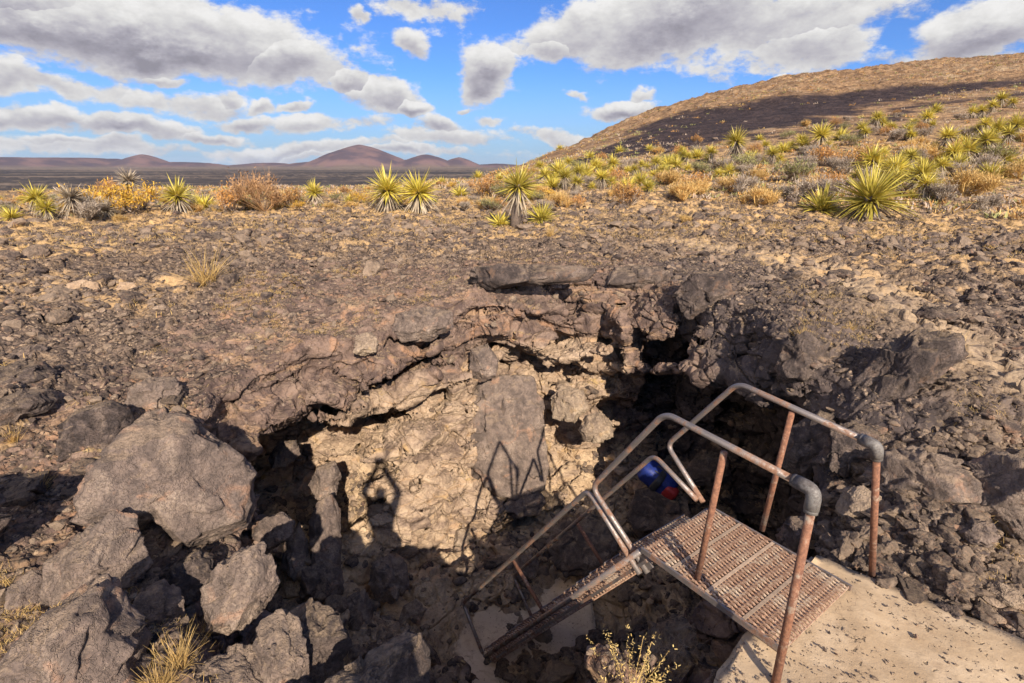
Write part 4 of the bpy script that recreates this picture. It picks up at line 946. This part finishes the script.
for k in range(1, 4):
    MB().box(D0 + u3 * (LEN / 4 * k) + w3 * WID / 2 - z3 * .004, w3 * WID / 2, u3 * .011, z3 * .007).build('cross_bar', M['dirt'], LO, False)
for y in (.18, .62): MB().tube([D0 + u3 * .02 + w3 * y - z3 * .05, D0 + u3 * (LEN - .1) + w3 * y - z3 * .05], .018).build('under_brace', M['rail'], LO)
S0 = D0 - z3 * .06; SL = 3.95
for j in (0, WID):
    st = MB().tube([S0 + w3 * j + n3_ * .02, S0 + w3 * j + d3 * SL + n3_ * .02], .023).build('stringer', M['rail'], STAIR)
    MB().box(S0 + w3 * j + d3 * SL / 2 - n3_ * .055, d3 * SL / 2, w3 * .005, n3_ * .012).build('flange', M['rail'], st, False)
nt = 15
for k in range(nt):
    o_ = S0 + d3 * (SL * (k + .65) / nt) + u3 * .10 + w3 * .012
    g_ = grating(o_ - u3 * .21, w3, u3, WID - .024, .21, z3, 2, 24); t_ = g_.build('tread', M['grate'], STAIR, False)
    MB().box(o_ - u3 * .215 + w3 * (WID / 2 - .012) - z3 * .012, w3 * (WID / 2 - .012), u3 * .004, z3 * .018).build('nosing', M['rail'], t_, False)
RR = .0215
def rail(pts, posts, fitting=None, label=None):
    r = MB().tube(pts, RR).build('handrail', M['rail'], STAIR)
    if label: r['label'] = label
    for a, b in posts: MB().tube([a, b], .021).build('post', M['post'], r)
    return r
N1, N2, N3, N4 = P(815, 491, 2.27), P(665, 413, 3.17), P(592, 487, 3.65), P(648, 573, 3.12)
nfoot = P(774, 690, 2.12); nfoot.z = -2.66
r_ = rail([N1, N2, N3, N4], [(P(724, 452, 2.78), PZ(697, 580, -2.61))])
def dirn(a, b): return (b - a).normalized()
def elbow(c, a, b, par, l1=.10, l2=.10):
    MB().tube([c + dirn(c, a) * l1, c, c + dirn(c, b) * l2], .036, 14, .06).build('elbow', M['fit'], par)
    for q, l in ((a, l1), (b, l2)): MB().tube([c + dirn(c, q) * (l - .012), c + dirn(c, q) * (l + .018)], .034, 14).build('collar', M['fit'], par)
NE = N1.copy(); MB().tube([nfoot, NE], .0225).build('post', M['post'], r_)
elbow(NE, N2, nfoot, r_)
F1, F2_, F3, F4 = P(877, 446, 2.80), P(738, 383, 3.67), P(667, 445, 4.13), P(703, 502, 3.64)
rf = rail([F1, F2_, F3, F4], [(P(792, 412, 3.27), PZ(762, 530, -2.61))])
ff = PZ(872, 576, -2.66); MB().tube([ff, F1], .021).build('post', M['post'], rf); elbow(F1, F2_, ff, rf, .08, .08)
G1, G2, G3, G4 = P(640, 574, 3.14), P(588, 490, 3.70), P(463, 603, 5.42), P(484, 657, 4.92)
rail([G1, G2, G3, G4], [(P(513, 560, 4.64), P(545, 614, 4.20))])
off = w3 * WID
H2 = P(654, 455, 4.16); rail([P(697, 500, 3.66), H2, G3 + off, G4 + off], [(P(577, 523, 5.1), P(604, 566, 4.72))])
for a in (P(645, 562, 3.16), P(545, 614, 4.22)): MB().box(a, d3 * .05, w3 * .008, n3_ * .06).build('bracket', M['rail'], STAIR, False)
print('T stair', _t.perf_counter())

# ------------------------------------------------------------------ blades: the stuff leaves, grass and twigs are made of
def blades(base, dirs, L, wd, droop=0., seg=3, fold=.0, taper=1.0):
    n = len(base); base = np.asarray(base, float); dirs = np.asarray(dirs, float); dirs /= np.linalg.norm(dirs, axis=1, keepdims=True)
    L = np.broadcast_to(L, n); wd = np.broadcast_to(wd, n); droop = np.broadcast_to(droop, n)
    side = np.cross(dirs, np.array([0, 0, 1.]) + np.random.default_rng(n).normal(size=(n, 3)) * .35); side /= np.linalg.norm(side, axis=1, keepdims=True) + 1e-9
    Vv = []
    for k in range(seg + 1):
        t = k / seg; c = base + dirs * (L * t)[:, None]; c[:, 2] -= droop * L * t * t
        w_ = wd * (1 - t ** 1.6 * taper) * (.6 + .4 * min(1, t * 4)) * .5
        Vv += [c - side * w_[:, None], c + side * w_[:, None]]
    Vv = np.stack(Vv, 1); m = 2 * (seg + 1)
    q = np.array([[2 * k, 2 * k + 1, 2 * k + 3, 2 * k + 2] for k in range(seg)]); Fq = (q[None] + (np.arange(n) * m)[:, None, None]).reshape(-1, 4)
    return Vv.reshape(-1, 3), Fq
M['leaf'] = plain('yucca_leaf', (.44, .37, .045), .5, 0, .3, 12, (.60, .47, .11), .25)
M['dead'] = plain('dead_leaf', (.38, .31, .22), .8, 0, .3, 12, (.24, .185, .13), .1)
M['trunk'] = plain('yucca_trunk', (.14, .10, .075), .9, 0, .4, 30)
M['straw'] = plain('straw', (.54, .34, .11), .8, 0, .3, 8, (.62, .43, .17), .3)
M['twig'] = plain('grey_twig', (.24, .165, .11), .9, 0, .3, 8, (.40, .32, .25), .1)
M['palegrey'] = plain('pale_twig', (.42, .34, .26), .9, 0, .3, 8, (.30, .235, .18), .15)
M['rtwig'] = plain('rust_twig', (.36, .20, .085), .9, 0, .3, 8, (.27, .165, .09), .1)
M['rust'] = plain('rust_leaf', (.46, .22, .06), .8, 0, .3, 8, (.56, .32, .10), .25)
M['gold'] = plain('gold_leaf', (.66, .36, .04), .8, 0, .3, 8, (.60, .42, .06), .3)
M['olive'] = plain('olive_leaf', (.20, .20, .07), .8, 0, .3, 8, (.30, .27, .10), .2)
def sph(r, n, lo, hi):                                  # directions with elevation between lo and hi (sin)
    s = r.uniform(lo, hi, n); a = r.uniform(0, 2 * math.pi, n); c = np.sqrt(1 - s * s); return np.stack([np.cos(a) * c, np.sin(a) * c, s], 1)
def yucca(heads, seed):
    """heads: list of (x, y, z, size, lean vector). unit size about 1 m"""
    r = np.random.default_rng(seed); root = empty('yucca_plant')
    for (x, y, z, s, trunk) in heads:
        c = np.array([x, y, z]); n = 210
        dr = sph(r, n, -.3, 1.0); b = c + dr * .04 * s + np.array([0, 0, -.06 * s]) 
        Vv, Fq = blades(b, dr + r.normal(size=(n, 3)) * .08, r.uniform(.6, 1.1, n) * .50 * s, .034 * s, np.where(r.random(n) < .3, r.uniform(.1, .5, n), r.uniform(0, .12, n)), 4, taper=.97)
        cr = mesh_np('crown', Vv, Fq, M['leaf'], root)
        n = 80; dr = sph(r, n, -.95, -.35); 
        b = c + np.stack([dr[:, 0] * .05 * s, dr[:, 1] * .05 * s, -r.uniform(.02, .25, n) * s * min(1, z / .3 if z > 0 else .3)], 1)
        Vv, Fq = blades(b, dr, r.uniform(.6, 1.1, n) * .45 * s, .034 * s, r.uniform(.1, .4, n), 3, taper=.9)
        Vv[:, 2] = np.maximum(Vv[:, 2], -.04); mesh_np('dead_leaves', Vv, Fq, M['dead'], root)
        if trunk:
            MB().tube([(x * .4, y * .4, -.1), (x * .8, y * .8, z * .5), (x, y, z)], lambda t: .10 * s - .03 * s * t, 10, .2).build('trunk', M['trunk'], root)
    return root
def shrub(kind, seed, n=260, leaf='rust', wood='twig', h=1.0, spread=1.0, leaves=500, tw=.010):
    r = np.random.default_rng(seed); root = empty(kind)
    # a handful of lobes, each a spray of twigs from its own branch
    nl = 9; la = r.uniform(0, 6.28, nl); lr = r.uniform(.05, .42, nl) * spread; lc = np.stack([np.cos(la) * lr, np.sin(la) * lr, r.uniform(.12, .4, nl)], 1) * h
    k = r.integers(0, nl, n); b = lc[k] + r.normal(size=(n, 3)) * .04 * h; dr = sph(r, n, -.1, 1.0) + np.array([0, 0, .5])
    L = r.uniform(.16, .42, n) * h; V1, Q1 = blades(b, dr, L, tw, r.uniform(-.1, .25, n), 3, taper=.6)
    m = 5; V0, Q0 = blades(np.zeros((nl * m, 3)), np.repeat(lc, m, 0) + r.normal(size=(nl * m, 3)) * .04, np.repeat(np.linalg.norm(lc, axis=1), m) * 1.15, tw * 1.8, 0, 3, taper=.4)
    mesh_np('branches', np.concatenate([V1, V0]), np.concatenate([Q1, Q0 + len(V1)]), M[wood], root)
    if leaves:
        k = r.integers(0, n, leaves); t = r.uniform(.25, 1.1, leaves)[:, None]; dd = dr[k] / np.linalg.norm(dr[k], axis=1, keepdims=True)
        q = b[k] + dd * L[k][:, None] * t + r.normal(size=(leaves, 3)) * .025 * h; q[:, 2] = np.maximum(q[:, 2], .01)
        V2, Q2 = blades(q, sph(r, leaves, -.4, 1), r.uniform(.04, .08, leaves) * h, .030 * h, 0, 1, taper=.5)
        mesh_np('foliage', V2, Q2, M[leaf], root)
    return root
def put(root, px, py, hpx, label, cat, group, unit, rz=None, sink=.03):
    s_ = seen(px, py)
    if s_ is None: return None
    p = s_[0]; dpt = p.y * CP - p.z * SP; sc = hpx * dpt / F / unit
    root.location = p - Vector((0, 0, sink * sc)); root.scale = (sc,) * 3; root.rotation_euler = (random.uniform(-.08, .08), random.uniform(-.08, .08), random.uniform(0, 6.3) if rz is None else rz)
    tag(root, label, cat, group); return root
YP = [yucca([(0, 0, .45, 1, True)], 1), yucca([(0, 0, .8, 1, True)], 2), yucca([(0, 0, .62, 1, True), (.5, .1, .35, .8, True), (-.35, .2, .2, .6, False)], 3),
      yucca([(0, 0, .12, 1, False)], 4), yucca([(0, 0, .5, .9, True), (.45, -.2, .75, .9, True), (-.5, .1, .4, .8, True), (.1, .5, .3, .7, False)], 5), yucca([(0, 0, .3, 1.1, True), (-.6, 0, .12, .8, False)], 6)]
YU = [.95, 1.3, 1.1, .62, 1.2, .85]                     # heights of the patterns
used = set()
def Y(v, px, py, hpx, label, group='yuccas growing on the desert slope'):
    r = YP[v] if v not in used else copy_tree(YP[v]); used.add(v); return put(r, px, py, hpx, label, 'yucca', group, YU[v])
Y(1, 515, 226, 68, 'tall single-headed yucca with a long dead skirt near the middle of the far edge')
Y(0, 390, 211, 50, 'left one of the pair of spiky yuccas standing close together')
Y(0, 420, 212, 48, 'right one of the pair of spiky yuccas standing close together')
Y(3, 541, 221, 26, 'small yellow-green yucca at the foot of the tall single-headed one')
Y(3, 500, 226, 20, 'tiny yucca left of the foot of the tall single-headed one')
Y(0, 180, 212, 40, 'round-headed yucca with a flared pale skirt among orange bushes')
Y(3, 204, 209, 22, 'low yellow yucca right of the round-headed one with the flared skirt')
Y(2, 42, 218, 38, 'fan-shaped yellow yucca beside the grey dead one at the far left')
Y(3, 12, 219, 18, 'small bright yucca at the left edge of the photo')
Y(0, 316, 203, 27, 'lone yucca with a slim pale trunk between the rust bush and the pair')
Y(5, 868, 217, 66, 'biggest yucca, with a broad rosette reaching the ground on the right')
Y(4, 893, 190, 52, 'many-headed yucca rising behind the biggest one')
Y(1, 733, 165, 40, 'upright yucca against the dark scree slope')
Y(4, 965, 165, 42, 'clump of bright yucca heads high on the right slope')
Y(4, 1012, 140, 40, 'dense clump of yucca heads at the right edge of the photo')
Y(2, 820, 152, 32, 'yucca with dark dead leaves under the hillside bushes')
Y(2, 925, 200, 32, 'yucca with a fallen dark stem right of the biggest one')
DY = yucca([(0, 0, .35, .8, True), (.4, .1, .55, .8, True), (-.3, .1, .2, .7, False)], 8)
for ch in DY.children:
    if ch.name.startswith('crown'): ch.data.materials.clear(); ch.data.materials.append(M['dead'])
put(DY, 92, 217, 40, 'grey dead yucca clump beside the fan-shaped yellow yucca', 'yucca', None, .95)
DZ = yucca([(.35, 0, .75, .8, True)], 9)
for ch in DZ.children:
    if ch.name.startswith('crown'): ch.data.materials.clear(); ch.data.materials.append(M['dead'])
put(DZ, 135, 210, 44, 'leaning dead straw-coloured yucca behind the orange-yellow bush', 'yucca', None, 1.2); DZ.rotation_euler = (0, -.45, 3.3)
SLOPE = [(552, 188, 18, 3), (566, 190, 26, 2), (585, 176, 18, 3), (602, 190, 24, 2), (613, 172, 20, 0), (627, 191, 20, 3), (640, 184, 18, 3), (655, 172, 18, 2), (668, 166, 16, 3), (683, 162, 18, 4), (697, 158, 14, 3),
         (568, 168, 14, 0), (540, 172, 14, 0), (710, 162, 18, 2), (722, 168, 14, 3), (752, 162, 16, 3), (770, 164, 20, 2), (783, 152, 14, 3), (800, 150, 18, 2), (840, 140, 16, 3), (860, 138, 18, 2), (880, 132, 22, 4), (905, 140, 18, 2), (925, 128, 20, 2), (945, 150, 26, 2),
         (980, 118, 20, 4), (1000, 108, 18, 2), (935, 112, 12, 3), (880, 165, 20, 2), (910, 168, 22, 4), (940, 178, 24, 2), (990, 178, 22, 3), (975, 140, 24, 4), (700, 172, 12, 3), (590, 158, 10, 3), (530, 200, 16, 3), (442, 184, 10, 3), (460, 196, 14, 3), (478, 178, 10, 3), (500, 186, 14, 2),
         (236, 204, 12, 3), (290, 205, 12, 3), (350, 203, 12, 3), (372, 204, 12, 3), (560, 150, 8, 3), (620, 152, 9, 3), (650, 150, 8, 3), (760, 140, 8, 3), (765, 150, 12, 0)]
SLOPE += [(558, 178, 22, 5), (578, 182, 20, 2), (596, 172, 18, 5), (634, 176, 18, 4), (648, 192, 16, 5), (662, 180, 18, 2), (676, 170, 16, 5), (606, 182, 18, 4), (545, 180, 16, 5), (728, 176, 16, 5), (872, 180, 26, 5), (898, 172, 26, 4), (915, 182, 22, 5), (955, 172, 24, 5), (990, 150, 26, 4), (1002, 166, 22, 5)]
for (a, b, c, v) in SLOPE: Y(v, a, b, c * 1.05, 'small yellow-green yucca among the dry bushes of the slope', 'small yuccas scattered over the slope')
SP_ = {'rust': shrub('desert_shrub', 21, 240, 'rust', leaves=1500), 'gold': shrub('desert_shrub', 22, 240, 'gold', leaves=1900, spread=1.5), 'grey': shrub('desert_shrub', 23, 900, 'palegrey', 'palegrey', h=.8, spread=1.6, leaves=900, tw=.012),
       'tan': shrub('desert_shrub', 24, 700, 'straw', 'straw', h=.8, spread=1.5, leaves=900, tw=.012), 'olive': shrub('desert_shrub', 25, 300, 'olive', leaves=1600, spread=1.4), 'twiggy': shrub('desert_shrub', 26, 800, 'rtwig', 'rtwig', leaves=420, spread=1.0, tw=.006)}
su = set()
def S(k, px, py, hpx, label, group='bushes along the far edge of the flat'):
    r = SP_[k] if k not in su else copy_tree(SP_[k]); su.add(k); return put(r, px, py, hpx, label, 'bush', group, .8)
S('twiggy', 265, 211, 44, 'tall twiggy rust-coloured bush on the far edge')
S('gold', 130, 213, 34, 'wide orange-yellow bush left of the round-headed yucca')
S('gold', 88, 212, 28, 'orange bush behind the grey dead yucca')
S('rust', 290, 208, 24, 'low orange bush at the right foot of the tall twiggy one')
S('rust', 235, 212, 30, 'thin rusty bush at the left foot of the tall twiggy one')
S('rust', 108, 196, 20, 'small rusty bush standing behind the wide orange-yellow one')
S('grey', 88, 220, 30, 'pale grey twiggy bush in front of the orange one at far left')
S('tan', 120, 222, 12, 'low whitish tuft of twigs in front of the orange-yellow bush')
S('rust', 492, 196, 24, 'orange bush left of the tall single-headed yucca')
S('rust', 697, 190, 20, 'orange-brown bush below the upright yucca on the right')
S('rust', 822, 166, 24, 'rusty bush left of the many-headed yucca')
S('grey', 940, 200, 26, 'broad pale grey bush right of the biggest yucca')
S('grey', 985, 212, 26, 'broad pale bush at the right above the dark stones')
S('tan', 682, 222, 12, 'whitish dry tuft alone on the stony slope')
r2 = np.random.default_rng(5); kinds = ['grey', 'tan', 'grey', 'rust', 'tan', 'olive', 'gold', 'grey']
n_s = 0
while n_s < 200:
    px = r2.uniform(-5, 1030); top = np.interp(px, [0, 450, 560, 700, 1024], [199, 186, 160, 135, 100]); bot = np.interp(px, [0, 500, 800, 1024], [212, 212, 205, 200])
    py = top + (bot - top) * r2.random() ** .8; k = kinds[r2.integers(8)]
    if px > 560 and k == 'gold': k = 'grey'
    hp = r2.uniform(7, 15) * (py - top + 12) / 40 + 4
    if S(k, px, py, hp, {'grey': 'pale grey-tan twiggy bush on the dry slope', 'tan': 'straw-coloured low bush on the dry slope', 'rust': 'small rust-orange bush on the dry slope', 'olive': 'small olive bush on the dry slope', 'gold': 'small golden bush on the dry slope'}[k], k + ' bushes scattered over the slope'): n_s += 1
# hillside scrub and dry grass: nobody could count them
def clumps(pts, sz, nb, Lf, wf, seed, lo=.2, droop=.3):
    r = np.random.default_rng(seed); n = len(pts); b = np.repeat(pts, nb, 0) + np.repeat(sz, nb)[:, None] * r.normal(size=(n * nb, 3)) * np.array([.35, .35, .02]); s = np.repeat(sz, nb)
    return blades(b, sph(r, n * nb, lo, 1), s * r.uniform(.5, 1, n * nb) * Lf, s * wf, r.uniform(0, droop, n * nb), 2, taper=.7)
def w_hill(c, n):
    d = np.linalg.norm(c, axis=1); a = c[:, 0] / np.maximum(c[:, 1], .1); return (d > 22) * (d < 230) * (np.abs(a) < 1.2) * (c[:, 1] > 0) * (a > -.9) / d ** 1.35 * (sstep(fbm(c, .09, 3, .55, 230), -.15, .25) + .08) * np.where((a > .08) & (d > 70), .8, 1)
GS = SCR[GFF].mean(1)
ph, _ = sample(GVV, GFF, 15000, lambda c, n: w_hill(c, n) * (1 - .85 * GS), r2); sh = r2.uniform(.18, .55, len(ph)) * (1 + np.linalg.norm(ph, axis=1) / 260)
kk = r2.random(len(ph))
for nm, lo_, hi_, mt_ in (('scrub', 0, .40, 'twig'), ('scrub', .40, .62, 'straw'), ('scrub', .62, .82, 'olive'), ('scrub', .82, 1, 'rust')):
    q = (kk >= lo_) & (kk < hi_); Vv, Fq = clumps(ph[q], sh[q] * .8, 14, .7, .16, 7, .15)
    tag(mesh_np(nm, Vv, Fq, M[mt_]), {'twig': 'grey-tan scrub covering the hill and slope', 'straw': 'straw-coloured scrub covering the hill and slope', 'olive': 'olive scrub dotted over the hill', 'rust': 'rusty scrub dotted over the hill'}[mt_], 'scrub', kind='stuff')
def w_gA(c, n):
    d = np.linalg.norm(c, axis=1); dep = h_near(c[:, 0], c[:, 1]) - c[:, 2]; return (n[:, 2] > .75) * (dep < .4) * sstep(fbm(c, .8, 3, .5, 220), .05, .35) / d * (poly_sd(c[:, 0], c[:, 1], PADP) < -.1) * (1 + 2 * (c[:, 0] < -2.5))
def w_gB(c, n):
    d = np.linalg.norm(c, axis=1); a = c[:, 0] / np.maximum(c[:, 1], .1); return (d > 4) * (d < 45) * (np.abs(a) < 1.3) * (c[:, 1] > 1) / d ** 1.7 * (.12 * sstep(fbm(c, .5, 3, .5, 221), 0, .3) + sstep(d, 12, 17))
g1, _ = sample(VF, QF, 2600, w_gA, r2); g2, _ = sample(GVV, GFF, 9000, w_gB, r2)
g2 = g2[~((g2[:, 0] > BX0) & (g2[:, 0] < BX1) & (g2[:, 1] > BY0) & (g2[:, 1] < BY1))]
V1, Q1 = clumps(g1, r2.uniform(.05, .11, len(g1)), 12, .75, .035, 8, .3); V2, Q2 = clumps(g2, r2.uniform(.10, .22, len(g2)), 14, .75, .05, 9, .3)
tag(mesh_np('dry_grass', np.concatenate([V1, V2]), np.concatenate([Q1, Q2 + len(V1)]), M['straw']), 'short straw-coloured grass between the stones', 'dry grass', kind='stuff')
def tuft(seed, n=150, L=.5, lo=.55, wd=.006):
    r = np.random.default_rng(seed); Vv, Fq = blades(r.normal(size=(n, 3)) * np.array([.06, .06, .0]) * L * 1.4, sph(r, n, lo, 1), r.uniform(.5, 1.1, n) * L, wd, r.uniform(0, .35, n), 4, taper=.8); return mesh_np('grass_tuft', Vv, Fq, M['straw'])
TP = tuft(31)
def T(px, py, hpx, label, first=False):
    o = TP if first else TP.copy()
    if not first: COL.objects.link(o)
    s_ = seen(px, py)
    if s_: 
        p = s_[0]; sc = hpx * (p.y * CP - p.z * SP) / F / .5; o.location = p - Vector((0, 0, .02)); o.scale = (sc,) * 3; o.rotation_euler = (0, 0, random.uniform(0, 6)); tag(o, label, 'grass tuft', 'tufts of straw-coloured grass')
T(206, 284, 46, 'big straw-coloured tuft alone on the dark flat at left', True)
T(955, 352, 26, 'golden tuft beside the long dark lump on the right bank')
T(802, 338, 18, 'pale tuft behind the curled lump of dark lava')
T(850, 330, 14, 'small tuft in the hollow of the right rim')
T(178, 668, 46, 'golden tuft between the bottom left boulders')
T(160, 690, 44, 'golden tuft at the bottom edge beside the corner boulder')
T(200, 640, 34, 'thin tuft beside the rough cream-streaked rock')
T(38, 492, 24, 'thin tuft in the rubble left of the huge boulder')
T(12, 440, 22, 'golden tuft at the left edge below the dark mounds')
T(960, 560, 12, 'tiny tuft in the rubble right of the concrete')
T(550, 236, 16, 'pale round tuft beside the tall single-headed yucca')
# flowering dry plant in the pit
def dryplant():
    r = np.random.default_rng(41); root = empty('dry_plant'); V1, Q1 = [], []; n = 26
    dr = sph(r, n, .5, 1); Vv, Fq = blades(np.zeros((n, 3)), dr, r.uniform(.3, .55, n), .006, .0, 4, taper=.5); mesh_np('stems', Vv, Fq, M['straw'], root)
    k = r.integers(0, n, 700); b = dr[k] * r.uniform(.22, .55, (700, 1)) + r.normal(size=(700, 3)) * .014
    Vv, Fq = blades(b, sph(r, 700, -.5, 1), r.uniform(.012, .028, 700), .012, 0, 1, taper=.5); mesh_np('seed_heads', Vv, Fq, M['gold2'], root); return root
M['gold2'] = plain('dry_seed', (.58, .42, .16), .8, 0, .3, 8, (.50, .34, .11), .3)
dp_ = dryplant(); tag(dp_, 'pale yellow dry plant with fluffy seed heads under the landing', 'dry plant'); dp_.location = P(630, 704, 2.25); dp_.scale = (.74,) * 3
dpl = shrub('desert_shrub', 61, 200, 'rust', leaves=0, tw=.006); put(dpl, 665, 668, 50, 'thin leafless bush in the shade under the landing', 'bush', None, .8)

# ------------------------------------------------------------------ pack lying in the cave
def pack():
    M['blue'] = plain('blue_cloth', (.006, .017, .12), .6, 0, .4, 30); M['red'] = plain('red_cloth', (.26, .014, .014), .6, 0, .4, 30); M['blackc'] = plain('black_strap', (.02, .02, .022), .7)
    bb = BVHTree.FromPolygons([tuple(v.co + REST.location) for v in REST.data.vertices], [tuple(q.vertices) for q in REST.data.polygons])
    best = None
    for py in range(474, 500, 2):                       # the top of the boulder it lies on
        h = bb.ray_cast(Vector((0, 0, 0)), Vector(ray(658, py)).normalized())
        if h[0] is not None: best = h[0]; break
    p = (best or seen(658, 480)[0]) + Vector((0, .06, .09))
    root = empty('backpack', p); root.rotation_euler = (.25, .5, -.5); tag(root, 'blue and red pack lying on the shaded floor of the pit', 'backpack')
    V_, F_ = rock_shape(3, 5, 4, .05, .0, .85); V_ = V_ / (np.abs(V_) ** 6).sum(1, keepdims=True) ** (1 / 6) * .95
    mesh_np('body', V_ * np.array([.30, .15, .16]) + V_ * fbm(V_, 4, 3, .5, 3)[:, None] * .02, F_, M['blue'], root, True)
    mesh_np('pocket', V_ * np.array([.10, .08, .11]) + np.array([.24, -.09, .03]), F_, M['red'], root, True)
    mesh_np('side_panel', V_ * np.array([.06, .14, .15]) + np.array([.02, -.05, .02]), F_, M['blackc'], root, True)
    for y in (-.07, .07): MB().tube([(-.15, y * .8, .09), (-.09, y * .8, .16), (.05, y * .8, .155), (.12, y * .8, .09)], .014, 8, .08).build('strap', M['blackc'], root)
pack()

# ------------------------------------------------------------------ the photographer, standing just behind the camera with both arms raised
def person():
    J = {'pel': (0, -.28, -1.18, .15), 'sp': (0, -.28, -.98, .14), 'ch': (0, -0.27, -0.72, 0.17), 'nk': (0, -0.25, -0.5, 0.06), 'hd': (0, -0.23, -0.4, 0.09), 'ht': (0, -0.23, -0.31, 0.085),
         'sl': (-0.19, -0.27, -0.58, 0.075), 'el': (-0.25, -0.18, -0.4, 0.06), 'wl': (-0.08, -0.15, -0.09, 0.05), 'hl': (-0.04, -0.14, 0.0, 0.05), 'sr': (0.19, -0.27, -0.58, 0.075), 'er': (0.25, -0.18, -0.4, 0.06), 'wr': (0.08, -0.15, -0.09, 0.05), 'hr': (0.04, -0.14, 0.0, 0.05),
         'gl': (-.11, -.28, -1.25, .10), 'kl': (-.13, -.25, -1.65, .065), 'al': (-.15, -.30, -2.0, .045), 'fl': (-.17, -.16, -2.04, .04), 'gr': (.11, -.28, -1.25, .10), 'kr': (.13, -.25, -1.65, .065), 'ar': (.15, -.30, -2.0, .045), 'fr': (.17, -.16, -2.04, .04)}
    E = [('pel', 'sp'), ('sp', 'ch'), ('ch', 'nk'), ('nk', 'hd'), ('hd', 'ht'), ('ch', 'sl'), ('sl', 'el'), ('el', 'wl'), ('wl', 'hl'), ('ch', 'sr'), ('sr', 'er'), ('er', 'wr'), ('wr', 'hr'), ('pel', 'gl'), ('gl', 'kl'), ('kl', 'al'), ('al', 'fl'), ('pel', 'gr'), ('gr', 'kr'), ('kr', 'ar'), ('ar', 'fr')]
    ks = list(J); me = bpy.data.meshes.new('person'); me.from_pydata([J[k][:3] for k in ks], [(ks.index(a), ks.index(b)) for a, b in E], [])
    o = bpy.data.objects.new('person', me); COL.objects.link(o); sk = o.modifiers.new('skin', 'SKIN'); sk.use_smooth_shade = True
    for i, k in enumerate(ks): me.skin_vertices[0].data[i].radius = (J[k][3],) * 2
    me.skin_vertices[0].data[0].use_root = True; sb = o.modifiers.new('sub', 'SUBSURF'); sb.levels = sb.render_levels = 2
    me.materials.append(plain('dark_clothes', (.05, .06, .09), .8)); tag(o, 'person in dark clothes holding both arms up at the near rim', 'person')
person()
cb = MB().box(Vector((0, -.13, .06)), Vector((.066, 0, 0)), Vector((0, .03, 0)), Vector((0, 0, .045))); cb.box(Vector((0, -.13, .115)), Vector((.025, 0, 0)), Vector((0, .025, 0)), Vector((0, 0, .012)))
cb = cb.build('handheld_camera', plain('black_body', (.02, .02, .02), .5), None, False); tag(cb, 'black camera held up by the person at the near rim', 'camera')

def haze():
    m = bpy.data.materials.new('haze'); m.use_nodes = True; t = m.node_tree; t.nodes.clear(); N = NT(t)
    pv = N.n('ShaderNodeVolumePrincipled', i_Density=1.4e-5); pv.inputs['Color'].default_value = (.75, .85, 1, 1); pv.inputs['Anisotropy'].default_value = .2
    N.n('ShaderNodeOutputMaterial', i_Volume=pv.outputs[0])
    o = MB().box(Vector((0, 0, 150)), Vector((41000, 0, 0)), Vector((0, 41000, 0)), Vector((0, 0, 350))).build('haze', m, None, False); tag(o, 'thin blue air over the far plain', 'haze', kind='stuff')
haze()
print('T end', _t.perf_counter())
